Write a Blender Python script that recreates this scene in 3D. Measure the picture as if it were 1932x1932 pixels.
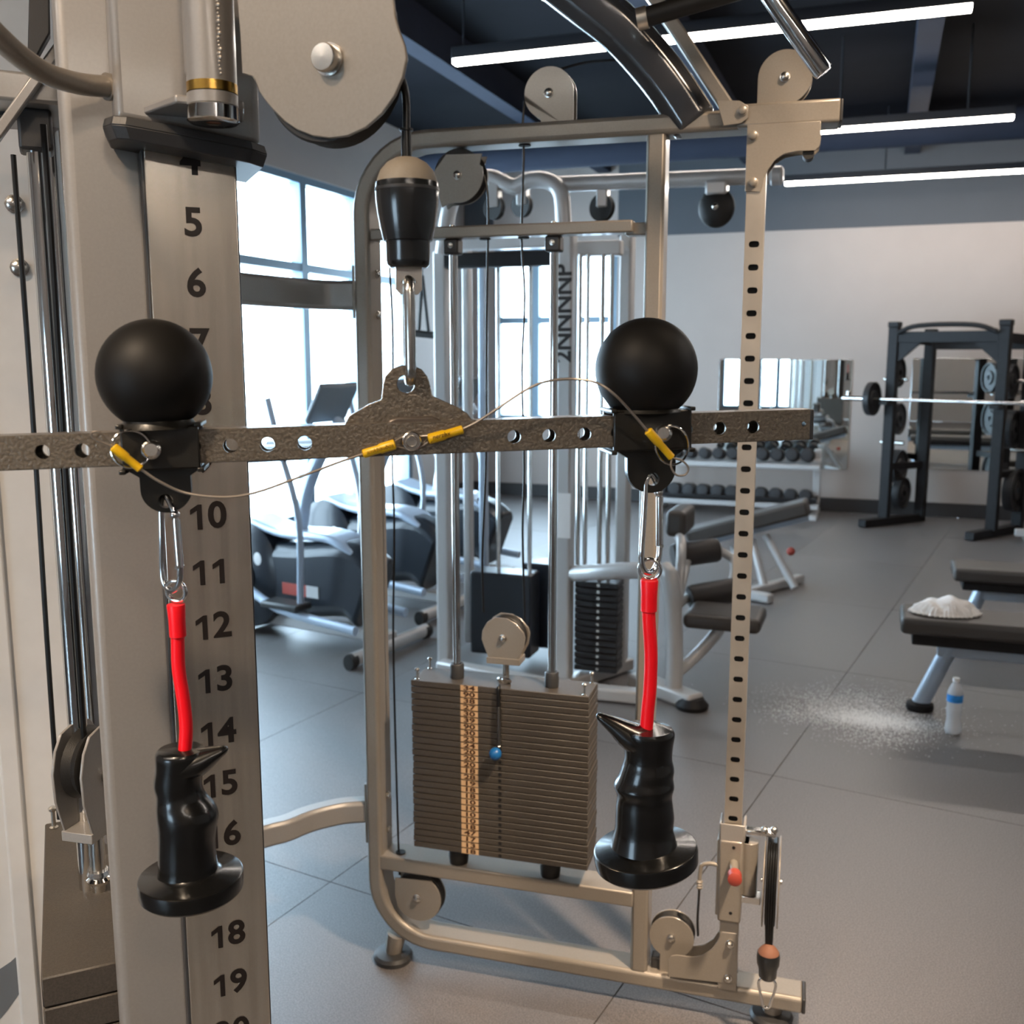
import bpy, math, random
from math import sin, cos, radians, pi, tan, atan2, sqrt
from mathutils import Vector, Matrix
from mathutils.geometry import tessellate_polygon
for o in list(bpy.data.objects):
    bpy.data.objects.remove(o)
SC = bpy.context.scene
COL = SC.collection
random.seed(7)
V = Vector

# ---------------------------------------------------------------- camera
TH = radians(9.0); FPX = 1900.0; CAMZ = 1.6
cam = bpy.data.cameras.new('camera')
cam.sensor_width = 36.0
cam.lens = 36.0 * FPX / 1932.0
cam.clip_start = 0.02
cam.clip_end = 200
cam.dof.use_dof = True
cam.dof.focus_distance = 1.3
cam.dof.aperture_fstop = 8.0
co = bpy.data.objects.new('camera', cam)
co.location = (0, 0, CAMZ)
co.rotation_euler = (pi / 2 - TH, 0, 0)
COL.objects.link(co)
SC.camera = co

# ---------------------------------------------------------------- world, exposure
SC.view_settings.view_transform = 'Standard'
SC.view_settings.look = 'None'
SC.view_settings.gamma = 1.0
SC.view_settings.use_curve_mapping = False
SC.view_settings.exposure = 0.0
w = bpy.data.worlds.new('world'); SC.world = w
w.use_nodes = True
WN = w.node_tree.nodes; WN.clear()
wo = WN.new('ShaderNodeOutputWorld'); wb = WN.new('ShaderNodeBackground')
wb.inputs[0].default_value = (0.66, 0.83, 1.0, 1)
wb.inputs[1].default_value = 19.0
w.node_tree.links.new(wb.outputs[0], wo.inputs[0])

# ceiling lamps of the room that hang above / behind the photographer
def area_lamp(name, loc, size, power, color, rot=(0, 0, 0), sizey=None, spread=180):
    l = bpy.data.lights.new(name, 'AREA')
    l.shape = 'RECTANGLE' if sizey else 'DISK'
    l.size = size
    if sizey: l.size_y = sizey
    l.energy = power; l.color = color; l.spread = radians(spread)
    o = bpy.data.objects.new(name, l); COL.objects.link(o)
    o.location = loc; o.rotation_euler = rot
    return o
WARM = (1.0, 0.77, 0.55)
DOWNLIGHTS = [((1.15, 1.0, 3.3), 23, (0.42, 2.32, 0.2), 60), ((-1.1, -0.35, 3.3), 9.5, (-0.5, 1.25, 0.5), 56), ((0.75, -1.7, 3.3), 3.5, (0.2, 1.4, 1.2), 90)]
for p, e, tg, sprd in DOWNLIGHTS:
    dq = (Vector(tg) - Vector(p)).normalized()
    area_lamp('downlight_lamp', Vector(p) + dq * 0.085, 0.15, e, WARM, dq.to_track_quat('-Z', 'Y').to_euler(), spread=sprd)

# ---------------------------------------------------------------- frames
CAM = V((0, 0, CAMZ))
def ray(px, py):
    u = (px - 966) / FPX; v = (966 - py) / FPX
    return V((u, cos(TH) + v * sin(TH), -sin(TH) + v * cos(TH)))
def fl(px, py, z=0.0):
    d = ray(px, py); return CAM + d * ((z - CAMZ) / d.z)
def W(px, py, D):
    d = ray(px, py); return CAM + d * (D / d.y)
class Frame:
    def __init__(s, o, rz=0.0, roll=0.0):
        s.M = Matrix.Translation(V(o)) @ Matrix.Rotation(rz, 4, 'Z') @ Matrix.Rotation(roll, 4, 'Y')
        s.I = s.M.inverted()
        s.rz = rz
    def uv(s, px, py, yl=0.0):
        o = s.I @ CAM; d = s.I.to_3x3() @ ray(px, py)
        t = (yl - o.y) / d.y
        return o + d * t
    def x(s, px, py, yl=0.0): return s.uv(px, py, yl).x
    def z(s, px, py, yl=0.0): return s.uv(px, py, yl).z
    def w(s, *p): return s.M @ V(p)
    def l(s, p): return s.I @ V(p)
    def scale(s, px, py, yl=0.0):          # metres per pixel there
        a = s.uv(px, py, yl); b = s.uv(px + 10, py, yl)
        return (b - a).length / 10
WORLD = Frame((0, 0, 0))

# ---------------------------------------------------------------- materials
def lin(c):
    return tuple(((x / 12.92) if x <= 0.04045 else ((x + 0.055) / 1.055) ** 2.4) for x in c)
def hexc(h):
    return lin(tuple(int(h[i:i + 2], 16) / 255 for i in (0, 2, 4)))
def mat(name, color, rough=0.5, metal=0.0, noise=0.0, nscale=40.0, bump=0.0, bscale=200.0, coat=0.0,
        stretch=None, emit=None, estr=0.0, trans=0.0, ior=1.45, spec=None, rvar=0.0):
    m = bpy.data.materials.new(name); m.use_nodes = True
    N = m.node_tree.nodes; L = m.node_tree.links
    b = N['Principled BSDF']
    if isinstance(color, str): color = hexc(color)
    b.inputs['Base Color'].default_value = (*color, 1)
    b.inputs['Roughness'].default_value = rough
    b.inputs['Metallic'].default_value = metal
    b.inputs['Coat Weight'].default_value = coat
    b.inputs['Coat Roughness'].default_value = 0.12
    b.inputs['Transmission Weight'].default_value = trans
    b.inputs['IOR'].default_value = ior
    if spec is not None: b.inputs['Specular IOR Level'].default_value = spec
    if emit is not None:
        b.inputs['Emission Color'].default_value = (*(hexc(emit) if isinstance(emit, str) else emit), 1)
        b.inputs['Emission Strength'].default_value = estr
    if noise or bump or rvar:
        tc = N.new('ShaderNodeTexCoord'); mp = N.new('ShaderNodeMapping')
        L.new(tc.outputs['Object'], mp.inputs['Vector'])
        if stretch: mp.inputs['Scale'].default_value = stretch
        if noise or rvar:
            n = N.new('ShaderNodeTexNoise'); n.inputs['Scale'].default_value = nscale
            n.inputs['Detail'].default_value = 4
            L.new(mp.outputs[0], n.inputs['Vector'])
        if noise:
            mx = N.new('ShaderNodeMix'); mx.data_type = 'RGBA'; mx.blend_type = 'MULTIPLY'
            mx.inputs['Factor'].default_value = 1
            mx.inputs['A'].default_value = (*color, 1)
            rp = N.new('ShaderNodeMapRange')
            rp.inputs['From Min'].default_value = 0.3; rp.inputs['From Max'].default_value = 0.7
            rp.inputs['To Min'].default_value = 1 - noise; rp.inputs['To Max'].default_value = 1 + noise * 0.6
            L.new(n.outputs['Fac'], rp.inputs['Value'])
            L.new(rp.outputs[0], mx.inputs['B']); L.new(mx.outputs['Result'], b.inputs['Base Color'])
        if rvar:
            r2 = N.new('ShaderNodeMapRange')
            r2.inputs['From Min'].default_value = 0.3; r2.inputs['From Max'].default_value = 0.7
            r2.inputs['To Min'].default_value = max(0.02, rough - rvar); r2.inputs['To Max'].default_value = rough + rvar
            L.new(n.outputs['Fac'], r2.inputs['Value']); L.new(r2.outputs[0], b.inputs['Roughness'])
        if bump:
            n2 = N.new('ShaderNodeTexNoise'); n2.inputs['Scale'].default_value = bscale
            n2.inputs['Detail'].default_value = 2
            L.new(mp.outputs[0], n2.inputs['Vector'])
            bp = N.new('ShaderNodeBump'); bp.inputs['Strength'].default_value = bump
            bp.inputs['Distance'].default_value = 0.001
            L.new(n2.outputs['Fac'], bp.inputs['Height']); L.new(bp.outputs[0], b.inputs['Normal'])
    return m
M = {}
M['champ'] = mat('champagne_paint', (0.265, 0.235, 0.20), 0.36, 0.35, noise=0.06, nscale=300, bump=0.05, bscale=900, coat=0.25)
M['silver'] = mat('silver_paint', (0.29, 0.275, 0.26), 0.38, 0.3, noise=0.04, nscale=300, bump=0.04, bscale=700, coat=0.3)
M['panel'] = mat('panel_paint', (0.62, 0.62, 0.61), 0.45, 0.1, noise=0.03, nscale=30, bump=0.03, bscale=600)
M['gunmetal'] = mat('gunmetal_gloss', (0.10, 0.10, 0.105), 0.18, 0.55, noise=0.08, nscale=12, coat=0.7)
M['hammer'] = mat('hammertone', (0.17, 0.145, 0.115), 0.34, 0.55, noise=0.35, nscale=330, bump=0.9, bscale=330, coat=0.3)
M['hammer2'] = mat('hammertone_smooth', (0.12, 0.10, 0.085), 0.38, 0.5, noise=0.1, nscale=300, bump=0.15, bscale=330)
M['chrome'] = mat('chrome', (0.72, 0.71, 0.69), 0.09, 1.0)
M['steel'] = mat('brushed_steel', (0.62, 0.55, 0.46), 0.34, 0.85, noise=0.2, nscale=9, stretch=(1, 1, 0.7))
M['plate_steel'] = mat('polished_scale_plate', (0.72, 0.65, 0.56), 0.25, 0.9, noise=0.14, nscale=9, stretch=(14, 1, 0.5))
M['zinc'] = mat('zinc_steel', (0.62, 0.60, 0.56), 0.25, 1.0, noise=0.15, nscale=60)
M['brass'] = mat('brass', (0.62, 0.38, 0.09), 0.25, 1.0, noise=0.1, nscale=50)
M['rubber'] = mat('black_rubber', (0.012, 0.011, 0.010), 0.52, bump=0.25, bscale=700)
M['ball'] = mat('ball_urethane', (0.007, 0.0064, 0.0058), 0.52, bump=0.10, bscale=900, spec=0.25)
M['sleeve'] = mat('black_powdercoat', (0.012, 0.011, 0.009), 0.33, bump=0.12, bscale=500, coat=0.15)
M['blackgloss'] = mat('black_gloss_plastic', (0.005, 0.005, 0.005), 0.24, bump=0.05, bscale=60, coat=0.3)
M['bulb'] = mat('black_stop_plastic', (0.011, 0.012, 0.013), 0.22, coat=0.4)
M['bulbcap'] = mat('grey_stop_cap', (0.26, 0.22, 0.17), 0.6, bump=0.3, bscale=500)
M['darkplastic'] = mat('charcoal_plastic', (0.03, 0.03, 0.031), 0.42, bump=0.15, bscale=600)
M['cable'] = mat('black_cable', (0.006, 0.006, 0.006), 0.3)
M['wire'] = mat('coated_wire', (0.27, 0.235, 0.20), 0.35, 0.5)
M['red'] = mat('red_tube', (0.80, 0.004, 0.012), 0.36, noise=0.06, nscale=30)
M['yellow'] = mat('yellow_sleeve', (0.72, 0.42, 0.008), 0.35, noise=0.1, nscale=80)
M['ink'] = mat('dark_ink', (0.010, 0.007, 0.006), 0.45)
M['inkb'] = mat('brown_ink', (0.05, 0.02, 0.008), 0.5)
M['sticker'] = mat('tan_sticker', (0.55, 0.36, 0.20), 0.5, noise=0.06, nscale=200)
M['weight'] = mat('weight_paint', (0.062, 0.053, 0.044), 0.5, 0.1, noise=0.25, nscale=350, bump=0.4, bscale=900)
M['blue'] = mat('blue_knob', (0.008, 0.10, 0.30), 0.35)
M['redknob'] = mat('red_knob', (0.30, 0.045, 0.03), 0.45)
M['hole'] = mat('dark_bore', (0.004, 0.004, 0.005), 0.7)
M['cork'] = mat('terracotta_cap', (0.20, 0.085, 0.05), 0.7, bump=0.2)
# room
M['wall'] = mat('wall_paint', (0.385, 0.335, 0.305), 0.75, noise=0.02, nscale=4, bump=0.05, bscale=150)
M['wallshade'] = mat('upper_wall_shade', (0.07, 0.078, 0.09), 0.7, noise=0.03, nscale=4, bump=0.05, bscale=150)  # dim upper back wall, its shade put into the colour
M['ceil'] = mat('black_ceiling', (0.006, 0.0065, 0.009), 0.9, noise=0.15, nscale=3, spec=0.08)
M['beam'] = mat('ceiling_beam', (0.022, 0.027, 0.042), 0.8, noise=0.1, nscale=3, spec=0.15)
M['winframe'] = mat('window_frame', (0.16, 0.235, 0.30), 0.4, 0.2)
M['base'] = mat('baseboard_vinyl', (0.03, 0.028, 0.028), 0.5)
M['mirror'] = mat('mirror_glass', (0.86, 0.90, 0.90), 0.01, 1.0)
M['emit'] = mat('led_diffuser', (0.9, 0.9, 0.9), 0.5, emit=(1.0, 0.90, 0.81), estr=56.0)
M['lampbody'] = mat('lamp_housing', (0.02, 0.021, 0.026), 0.4)
M['upholst'] = mat('bench_vinyl', (0.055, 0.048, 0.043), 0.42, bump=0.2, bscale=300)
M['bgsilver'] = mat('light_machine_paint', (0.44, 0.43, 0.42), 0.34, 0.15, coat=0.3)
M['bgblue'] = mat('blue_grey_machine_paint', (0.36, 0.43, 0.52), 0.3, 0.2, coat=0.3)
M['bgdark'] = mat('dark_shroud', (0.012, 0.015, 0.021), 0.35, coat=0.2)
M['rack'] = mat('rack_steel', (0.010, 0.0092, 0.010), 0.55, 0.0, noise=0.2, nscale=30, spec=0.3)
M['lampgrey'] = mat('console_grey', (0.16, 0.18, 0.2), 0.4)
M['iron'] = mat('cast_iron', (0.018, 0.018, 0.02), 0.5, bump=0.3, bscale=200)
M['towel'] = mat('white_towel', (0.90, 0.87, 0.84), 0.9, bump=0.8, bscale=260)
M['chalk'] = mat('chalk_dust', (0.92, 0.92, 0.90), 0.95)
M['pet'] = mat('clear_bottle_plastic', (0.93, 0.95, 0.97), 0.22, trans=0.55, ior=1.25)
M['label'] = mat('blue_label', (0.03, 0.25, 0.66), 0.4, noise=0.25, nscale=60)
M['cap'] = mat('white_cap', (0.85, 0.85, 0.84), 0.4)
M['pad_tan'] = mat('roller_foam', (0.035, 0.03, 0.028), 0.5, bump=0.2)

def floor_mat():
    m = bpy.data.materials.new('rubber_floor'); m.use_nodes = True
    N = m.node_tree.nodes; L = m.node_tree.links; b = N['Principled BSDF']
    tc = N.new('ShaderNodeTexCoord')
    n1 = N.new('ShaderNodeTexNoise'); n1.inputs['Scale'].default_value = 260; n1.inputs['Detail'].default_value = 3
    n2 = N.new('ShaderNodeTexNoise'); n2.inputs['Scale'].default_value = 1.6; n2.inputs['Detail'].default_value = 3
    for n in (n1, n2): L.new(tc.outputs['Object'], n.inputs['Vector'])
    cr = N.new('ShaderNodeValToRGB')
    cr.color_ramp.elements[0].position = 0.36; cr.color_ramp.elements[0].color = (0.070, 0.064, 0.063, 1)
    cr.color_ramp.elements[1].position = 0.66; cr.color_ramp.elements[1].color = (0.165, 0.152, 0.149, 1)
    L.new(n1.outputs['Fac'], cr.inputs['Fac'])
    mx = N.new('ShaderNodeMix'); mx.data_type = 'RGBA'; mx.blend_type = 'MULTIPLY'; mx.inputs['Factor'].default_value = 1
    r2 = N.new('ShaderNodeMapRange'); r2.inputs['To Min'].default_value = 0.9; r2.inputs['To Max'].default_value = 1.08
    L.new(n2.outputs['Fac'], r2.inputs['Value']); L.new(cr.outputs[0], mx.inputs['A']); L.new(r2.outputs[0], mx.inputs['B'])
    L.new(mx.outputs['Result'], b.inputs['Base Color'])
    r3 = N.new('ShaderNodeMapRange'); r3.inputs['To Min'].default_value = 0.42; r3.inputs['To Max'].default_value = 0.46
    b.inputs['Specular IOR Level'].default_value = 1.0
    L.new(n2.outputs['Fac'], r3.inputs['Value']); L.new(r3.outputs[0], b.inputs['Roughness'])
    bp = N.new('ShaderNodeBump'); bp.inputs['Strength'].default_value = 0.25; bp.inputs['Distance'].default_value = 0.001
    L.new(n1.outputs['Fac'], bp.inputs['Height']); L.new(bp.outputs[0], b.inputs['Normal'])
    return m
M['floor'] = floor_mat()
def glass_mat():
    m = bpy.data.materials.new('window_glass'); m.use_nodes = True
    N = m.node_tree.nodes; L = m.node_tree.links; N.clear()
    o = N.new('ShaderNodeOutputMaterial'); t = N.new('ShaderNodeBsdfTransparent'); g = N.new('ShaderNodeBsdfGlossy')
    t.inputs[0].default_value = (0.93, 0.97, 0.98, 1); g.inputs['Roughness'].default_value = 0.02
    mx = N.new('ShaderNodeMixShader'); mx.inputs[0].default_value = 0.06
    L.new(t.outputs[0], mx.inputs[1]); L.new(g.outputs[0], mx.inputs[2]); L.new(mx.outputs[0], o.inputs[0])
    return m
M['glass'] = glass_mat()

# ---------------------------------------------------------------- mesh building
def smoothpath(pts, k=6, closed=False):
    pts = [V(p) for p in pts]; n = len(pts); out = []
    rng = range(n if closed else n - 1)
    for i in rng:
        p1 = pts[i]; p2 = pts[(i + 1) % n]
        p0 = pts[i - 1] if (i > 0 or closed) else p1 * 2 - p2
        p3 = pts[(i + 2) % n] if (i + 2 < n or closed) else p2 * 2 - p1
        for j in range(k):
            t = j / k
            out.append(0.5 * ((2 * p1) + (p2 - p0) * t + (2 * p0 - 5 * p1 + 4 * p2 - p3) * t * t + (3 * p1 - p0 - 3 * p2 + p3) * t ** 3))
    if not closed: out.append(pts[-1])
    return out
def perp(d):
    d = V(d).normalized()
    a = V((0, 0, 1)) if abs(d.z) < 0.9 else V((1, 0, 0))
    u = d.cross(a).normalized(); return u, d.cross(u).normalized()
def arc(cx, cy, r, a0, a1, n=12, ry=None):
    ry = r if ry is None else ry
    return [(cx + r * cos(radians(a0 + (a1 - a0) * i / n)), cy + ry * sin(radians(a0 + (a1 - a0) * i / n))) for i in range(n + 1)]
class MB:
    def __init__(s): s.v = []; s.f = []
    def add(s, vs, fs):
        b = len(s.v); s.v += [V(p) for p in vs]; s.f += [tuple(b + i for i in f) for f in fs]; return s
    def box(s, x0, x1, y0, y1, z0, z1):
        return s.add([(x, y, z) for x in (x0, x1) for y in (y0, y1) for z in (z0, z1)],
                     [(0, 1, 3, 2), (4, 6, 7, 5), (0, 4, 5, 1), (2, 3, 7, 6), (0, 2, 6, 4), (1, 5, 7, 3)])
    def bar(s, p0, p1, wd, dp, ref=(0, 1, 0)):       # rectangular bar; wd across ref, dp along ref
        return s.sweep([p0, p1], wd, dp, ref)
    def rings(s, rings, cap0=True, cap1=True, loop=False):
        n = len(rings[0]); vs = [p for r in rings for p in r]; fs = []
        m = len(rings)
        for i in range(m if loop else m - 1):
            a = i * n; b = ((i + 1) % m) * n
            for j in range(n):
                k = (j + 1) % n
                fs.append((a + j, a + k, b + k, b + j))
        if not loop:
            if cap0: fs.append(tuple(range(n - 1, -1, -1)))
            if cap1: fs.append(tuple((m - 1) * n + j for j in range(n)))
        return s.add(vs, fs)
    def cyl(s, p0, p1, r0, r1=None, n=20, cap=True):
        r1 = r0 if r1 is None else r1; p0 = V(p0); p1 = V(p1)
        u, w_ = perp(p1 - p0)
        R = [[p + (u * cos(2 * pi * j / n) + w_ * sin(2 * pi * j / n)) * r for j in range(n)] for p, r in ((p0, r0), (p1, r1))]
        return s.rings(R, cap, cap)
    def lathe(s, prof, o=(0, 0, 0), ax=(0, 0, 1), n=28, cap=True):
        o = V(o); ax = V(ax).normalized(); u, w_ = perp(ax)
        R = [[o + ax * h + (u * cos(2 * pi * j / n) + w_ * sin(2 * pi * j / n)) * max(r, 1e-5) for j in range(n)] for r, h in prof]
        return s.rings(R, cap, cap)
    def tube(s, pts, r, n=10, k=0, closed=False):
        if k: pts = smoothpath(pts, k, closed)
        pts = [V(p) for p in pts]; m = len(pts); R = []
        rr = r if isinstance(r, (list, tuple)) else None
        u = None
        for i in range(m):
            if closed: d = pts[(i + 1) % m] - pts[i - 1]
            else: d = pts[min(i + 1, m - 1)] - pts[max(i - 1, 0)]
            d.normalize()
            if u is None: u, _ = perp(d)
            u = (u - d * u.dot(d)).normalized(); w_ = d.cross(u)
            q = rr[min(int(i * len(rr) / m), len(rr) - 1)] if rr else r
            R.append([pts[i] + (u * cos(2 * pi * j / n) + w_ * sin(2 * pi * j / n)) * q for j in range(n)])
        return s.rings(R, loop=closed)
    def sweep(s, pts, wd, dp, ref=(0, 1, 0), ch=0.0):    # rect profile, mitred; dp along ref (centred)
        pts = [V(p) for p in pts]; ref = V(ref).normalized(); R = []; m = len(pts)
        for i in range(m):
            d0 = (pts[i] - pts[i - 1]).normalized() if i > 0 else None
            d1 = (pts[i + 1] - pts[i]).normalized() if i < m - 1 else None
            d = ((d0 or d1) + (d1 or d0)).normalized()
            sd = d.cross(ref).normalized()
            k = 1.0
            if d0 is not None and d1 is not None: k = 1 / max(0.3, d.dot(d0))
            a = wd / 2; b = dp / 2
            if ch: prof = [(-a, -b + ch), (-a + ch, -b), (a - ch, -b), (a, -b + ch), (a, b - ch), (a - ch, b), (-a + ch, b), (-a, b - ch)]
            else: prof = [(-a, -b), (a, -b), (a, b), (-a, b)]
            R.append([pts[i] + sd * (x * k) + ref * y for x, y in prof])
        return s.rings(R)
    def prism(s, outer, f0, f1, holes=()):           # f0/f1: (a,b)->Vector front/back
        loops = [list(outer)] + [list(h) for h in holes]
        tri = tessellate_polygon([[V((a, b, 0)) for a, b in lp] for lp in loops])
        flat = [p for lp in loops for p in lp]; n = len(flat)
        vs = [f0(*p) for p in flat] + [f1(*p) for p in flat]
        fs = [tuple(t) for t in tri] + [tuple(n + i for i in reversed(t)) for t in tri]
        b = 0
        for lp in loops:
            m = len(lp)
            for i in range(m):
                j = (i + 1) % m; fs.append((b + i, b + j, n + b + j, n + b + i))
            b += m
        return s.add(vs, fs)
    def plate(s, outer, y0, y1, holes=()):           # outline in local x,z ; thickness along y
        return s.prism(outer, lambda a, b: V((a, y0, b)), lambda a, b: V((a, y1, b)), holes)
    def sphere(s, c, r, nu=32, nv=18, sc=(1, 1, 1)):
        c = V(c); R = []
        for i in range(nv + 1):
            t = pi * i / nv
            R.append([c + V((r * sc[0] * max(sin(t), 1e-4) * cos(2 * pi * j / nu), r * sc[1] * max(sin(t), 1e-4) * sin(2 * pi * j / nu), -r * sc[2] * cos(t))) for j in range(nu)])
        return s.rings(R)
    def torus(s, c, R_, r, ax=(0, 1, 0), n=28, m=8):
        u, w_ = perp(ax); c = V(c)
        return s.tube([c + (u * cos(2 * pi * i / n) + w_ * sin(2 * pi * i / n)) * R_ for i in range(n)], r, m, closed=True)

import bmesh
def obj(name, mb, material, parent=None, space=None, bevel=0.0, seg=2, label=None, cat=None, group=None, kind=None, angle=38, sub=0):
    """one mesh object; vertices given in `space` (default the parent's frame)."""
    pf = FR.get(parent.name if parent else None, None) if parent else None
    pf = pf or WORLD
    sp = space or pf
    X = pf.I @ sp.M if sp is not pf else None
    me = bpy.data.meshes.new(name)
    me.from_pydata([tuple(X @ p) if X else tuple(p) for p in mb.v], [], mb.f)
    bm = bmesh.new(); bm.from_mesh(me)
    bmesh.ops.recalc_face_normals(bm, faces=bm.faces)
    bm.to_mesh(me); bm.free()
    me.polygons.foreach_set('use_smooth', [True] * len(me.polygons))
    me.set_sharp_from_angle(angle=radians(angle))
    me.materials.append(M[material] if isinstance(material, str) else material)
    o = bpy.data.objects.new(name, me); COL.objects.link(o)
    if parent is not None:
        o.parent = parent
    FR[o.name] = pf
    if bevel:
        b = o.modifiers.new('bevel', 'BEVEL'); b.width = bevel; b.segments = seg
        b.limit_method = 'ANGLE'; b.angle_limit = radians(35); b.harden_normals = False
    if sub:
        d = o.modifiers.new('sub', 'SUBSURF'); d.levels = sub; d.render_levels = sub
    tag(o, label, cat, group, kind)
    return o
FR = {}
def tag(o, label=None, cat=None, group=None, kind=None):
    if label: o['label'] = label
    if cat: o['category'] = cat
    if group: o['group'] = group
    if kind: o['kind'] = kind
    return o
def thing(name, frame, label, cat, group=None, kind=None):
    o = bpy.data.objects.new(name, None); COL.objects.link(o)
    o.empty_display_size = 0.1
    o.matrix_world = frame.M
    FR[o.name] = frame
    return tag(o, label, cat, group, kind)
def single(name, mb, material, frame, label, cat, group=None, kind=None, **k):
    """a thing that is one mesh, built in a frame"""
    o = obj(name, mb, material, None, WORLD, **k)
    o.matrix_world = frame.M; FR[o.name] = frame
    return tag(o, label, cat, group, kind)
def copy_tree(o, parent=None):
    c = o.copy(); COL.objects.link(c)
    if parent is not None: c.parent = parent
    FR[c.name] = FR.get(o.name, WORLD)
    for ch in list(o.children): copy_tree(ch, c)
    return c
_fc = {}
def text_mb(s, size, origin, right, up, depth=0.0004, bold=0.0, shear=0.0, sx=1.0):
    cu = bpy.data.curves.new('t', 'FONT'); cu.body = s; cu.size = size
    cu.align_x = 'CENTER'; cu.align_y = 'CENTER'; cu.extrude = depth; cu.offset = bold; cu.resolution_u = 4
    cu.shear = shear
    to = bpy.data.objects.new('t', cu); COL.objects.link(to)
    dg = bpy.context.evaluated_depsgraph_get()
    me = bpy.data.meshes.new_from_object(to.evaluated_get(dg))
    right = V(right).normalized(); up = V(up).normalized(); nn = right.cross(up); o = V(origin)
    mb = MB()
    mb.add([o + right * (v.co.x * sx) + up * v.co.y + nn * v.co.z for v in me.vertices], [tuple(p.vertices) for p in me.polygons])
    bpy.data.objects.remove(to); bpy.data.curves.remove(cu); bpy.data.meshes.remove(me)
    return mb

# ================================================================ the room
RA = radians(20)
RF = Frame((-0.53, 11.53, 0), -RA)          # origin: corner of left and back wall; x along the back wall, -y towards the viewer
RW, RL, RH = 10.0, 15.0, 3.7
def struct(name, mb, m, **k):
    o = obj(name, mb, m, None, RF, **k); o['kind'] = 'structure'; return o
# floor: a slab and rubber mats laid on it
fo = obj('floor', MB().box(0, RW, -RL, 0, -0.12, -0.012), 'hole', None, RF); fo['kind'] = 'structure'
MF = Frame((0.999, 3.652, 0), -radians(29))
mw, ml = 0.98, 1.44
matmesh = {}
def inside_room(p, mg=0.0):
    q = RF.I @ p
    return -mg <= q.x <= RW + mg and -RL - mg <= q.y <= mg
first = None
def clip_poly(poly):
    for ax, lim, sg in ((0, 0.0, 1), (0, RW, -1), (1, -RL, 1), (1, 0.0, -1)):
        out = []
        for i in range(len(poly)):
            a = poly[i]; b = poly[(i + 1) % len(poly)]
            da = (a[ax] - lim) * sg; db = (b[ax] - lim) * sg
            if da >= 0: out.append(a)
            if (da >= 0) != (db >= 0):
                t = da / (da - db); out.append((a[0] + (b[0] - a[0]) * t, a[1] + (b[1] - a[1]) * t))
        poly = out
        if not poly: return poly
    return poly
g = 0.0016
for i in range(-14, 15):
    for j in range(-9, 10):
        cs = [(i * mw + g, j * ml + g), ((i + 1) * mw - g, j * ml + g), ((i + 1) * mw - g, (j + 1) * ml - g), (i * mw + g, (j + 1) * ml - g)]
        q = [RF.I @ MF.w(a, b, 0) for a, b in cs]
        poly = clip_poly([(p.x, p.y) for p in q])
        if len(poly) < 3: continue
        area = abs(sum(poly[k][0] * poly[(k + 1) % len(poly)][1] - poly[(k + 1) % len(poly)][0] * poly[k][1] for k in range(len(poly)))) / 2
        if area < 0.01: continue
        dz = random.uniform(-0.0008, 0.0)
        mb = MB().prism(poly, lambda a, b: V((a, b, dz)), lambda a, b: V((a, b, -0.012)))
        o = obj('floor_mat', mb, 'floor', fo, RF)
# ceiling, beams, ducts
struct('ceiling', MB().box(-0.2, RW + .2, -RL - .2, 0.2, RH, RH + 0.15), 'ceil')
n = 1
for x in (1.6, 3.1, 4.6, 6.1, 7.6, 9.1):
    mb = MB().box(x - .07, x + .07, -RL, 0, RH - 0.24, RH + 0.02)
    struct('trim_%d' % n, mb, 'beam'); n += 1
for y in (-2.2, -7.6):
    mb = MB().cyl((0.3, y, RH - 0.45), (RW - .3, y, RH - 0.45), 0.12, n=20)
    struct('trim_%d' % n, mb, 'beam'); n += 1
mb = MB().box(5.2, 7.4, -4.6, -3.9, RH - 0.42, RH - 0.02)
struct('trim_%d' % n, mb, 'ceil', bevel=.01); n += 1
# walls : warm white; shade above the strip lights painted as a dark top band
SHADE_Z = 2.80
def wall_with_windows(name, fw, length, wins, sill, head):
    """fw maps (s, d, z): along, depth outward, height"""
    segs = []
    s0 = 0.0
    mb = MB(); mt = MB()
    def blk(m, a, b, z0, z1):
        if b - a < 1e-4 or z1 - z0 < 1e-4: return
        vs = [fw(s, d, z) for s in (a, b) for d in (0, 0.2) for z in (z0, z1)]
        m.add(vs, [(0, 1, 3, 2), (4, 6, 7, 5), (0, 4, 5, 1), (2, 3, 7, 6), (0, 2, 6, 4), (1, 5, 7, 3)])
    xs = [0.0]
    for a, b in wins: xs += [a, b]
    xs.append(length)
    for i in range(len(xs) - 1):
        if i % 2 == 0:
            blk(mb, xs[i], xs[i + 1], 0, SHADE_Z if name == 'wall_back' else RH)
            if name == 'wall_back': blk(mt, xs[i], xs[i + 1], SHADE_Z, RH)
        else:
            blk(mb, xs[i], xs[i + 1], 0, sill); blk(mb, xs[i], xs[i + 1], head, RH)
    o = struct(name, mb, 'wall')
    if mt.v: obj('shade_band', mt, 'wallshade', o, RF)
    return o
wl = wall_with_windows('wall_left', lambda s, d, z: V((-d, -s, z)), RL, [(1.4, 2.1), (2.4, 7.4)], 0.24, 3.0)
wbk = wall_with_windows('wall_back', lambda s, d, z: V((s, d, z)), RW, [(0.35, 1.75)], 0.85, 2.75)
struct('wall_right', MB().box(RW, RW + .2, -RL, 0, 0, RH), 'wall')
wall_with_windows('wall_front', lambda s, d, z: V((s, -RL - d, z)), RW, [(0.7, 2.5)], 0.24, 1.7)
struct('baseboard_back', MB().box(0.0, RW, -0.02, 0, 0, 0.14), 'base', bevel=.004)
struct('baseboard_left', MB().box(0, 0.02, -RL, 0, 0, 0.14), 'base', bevel=.004)
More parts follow.
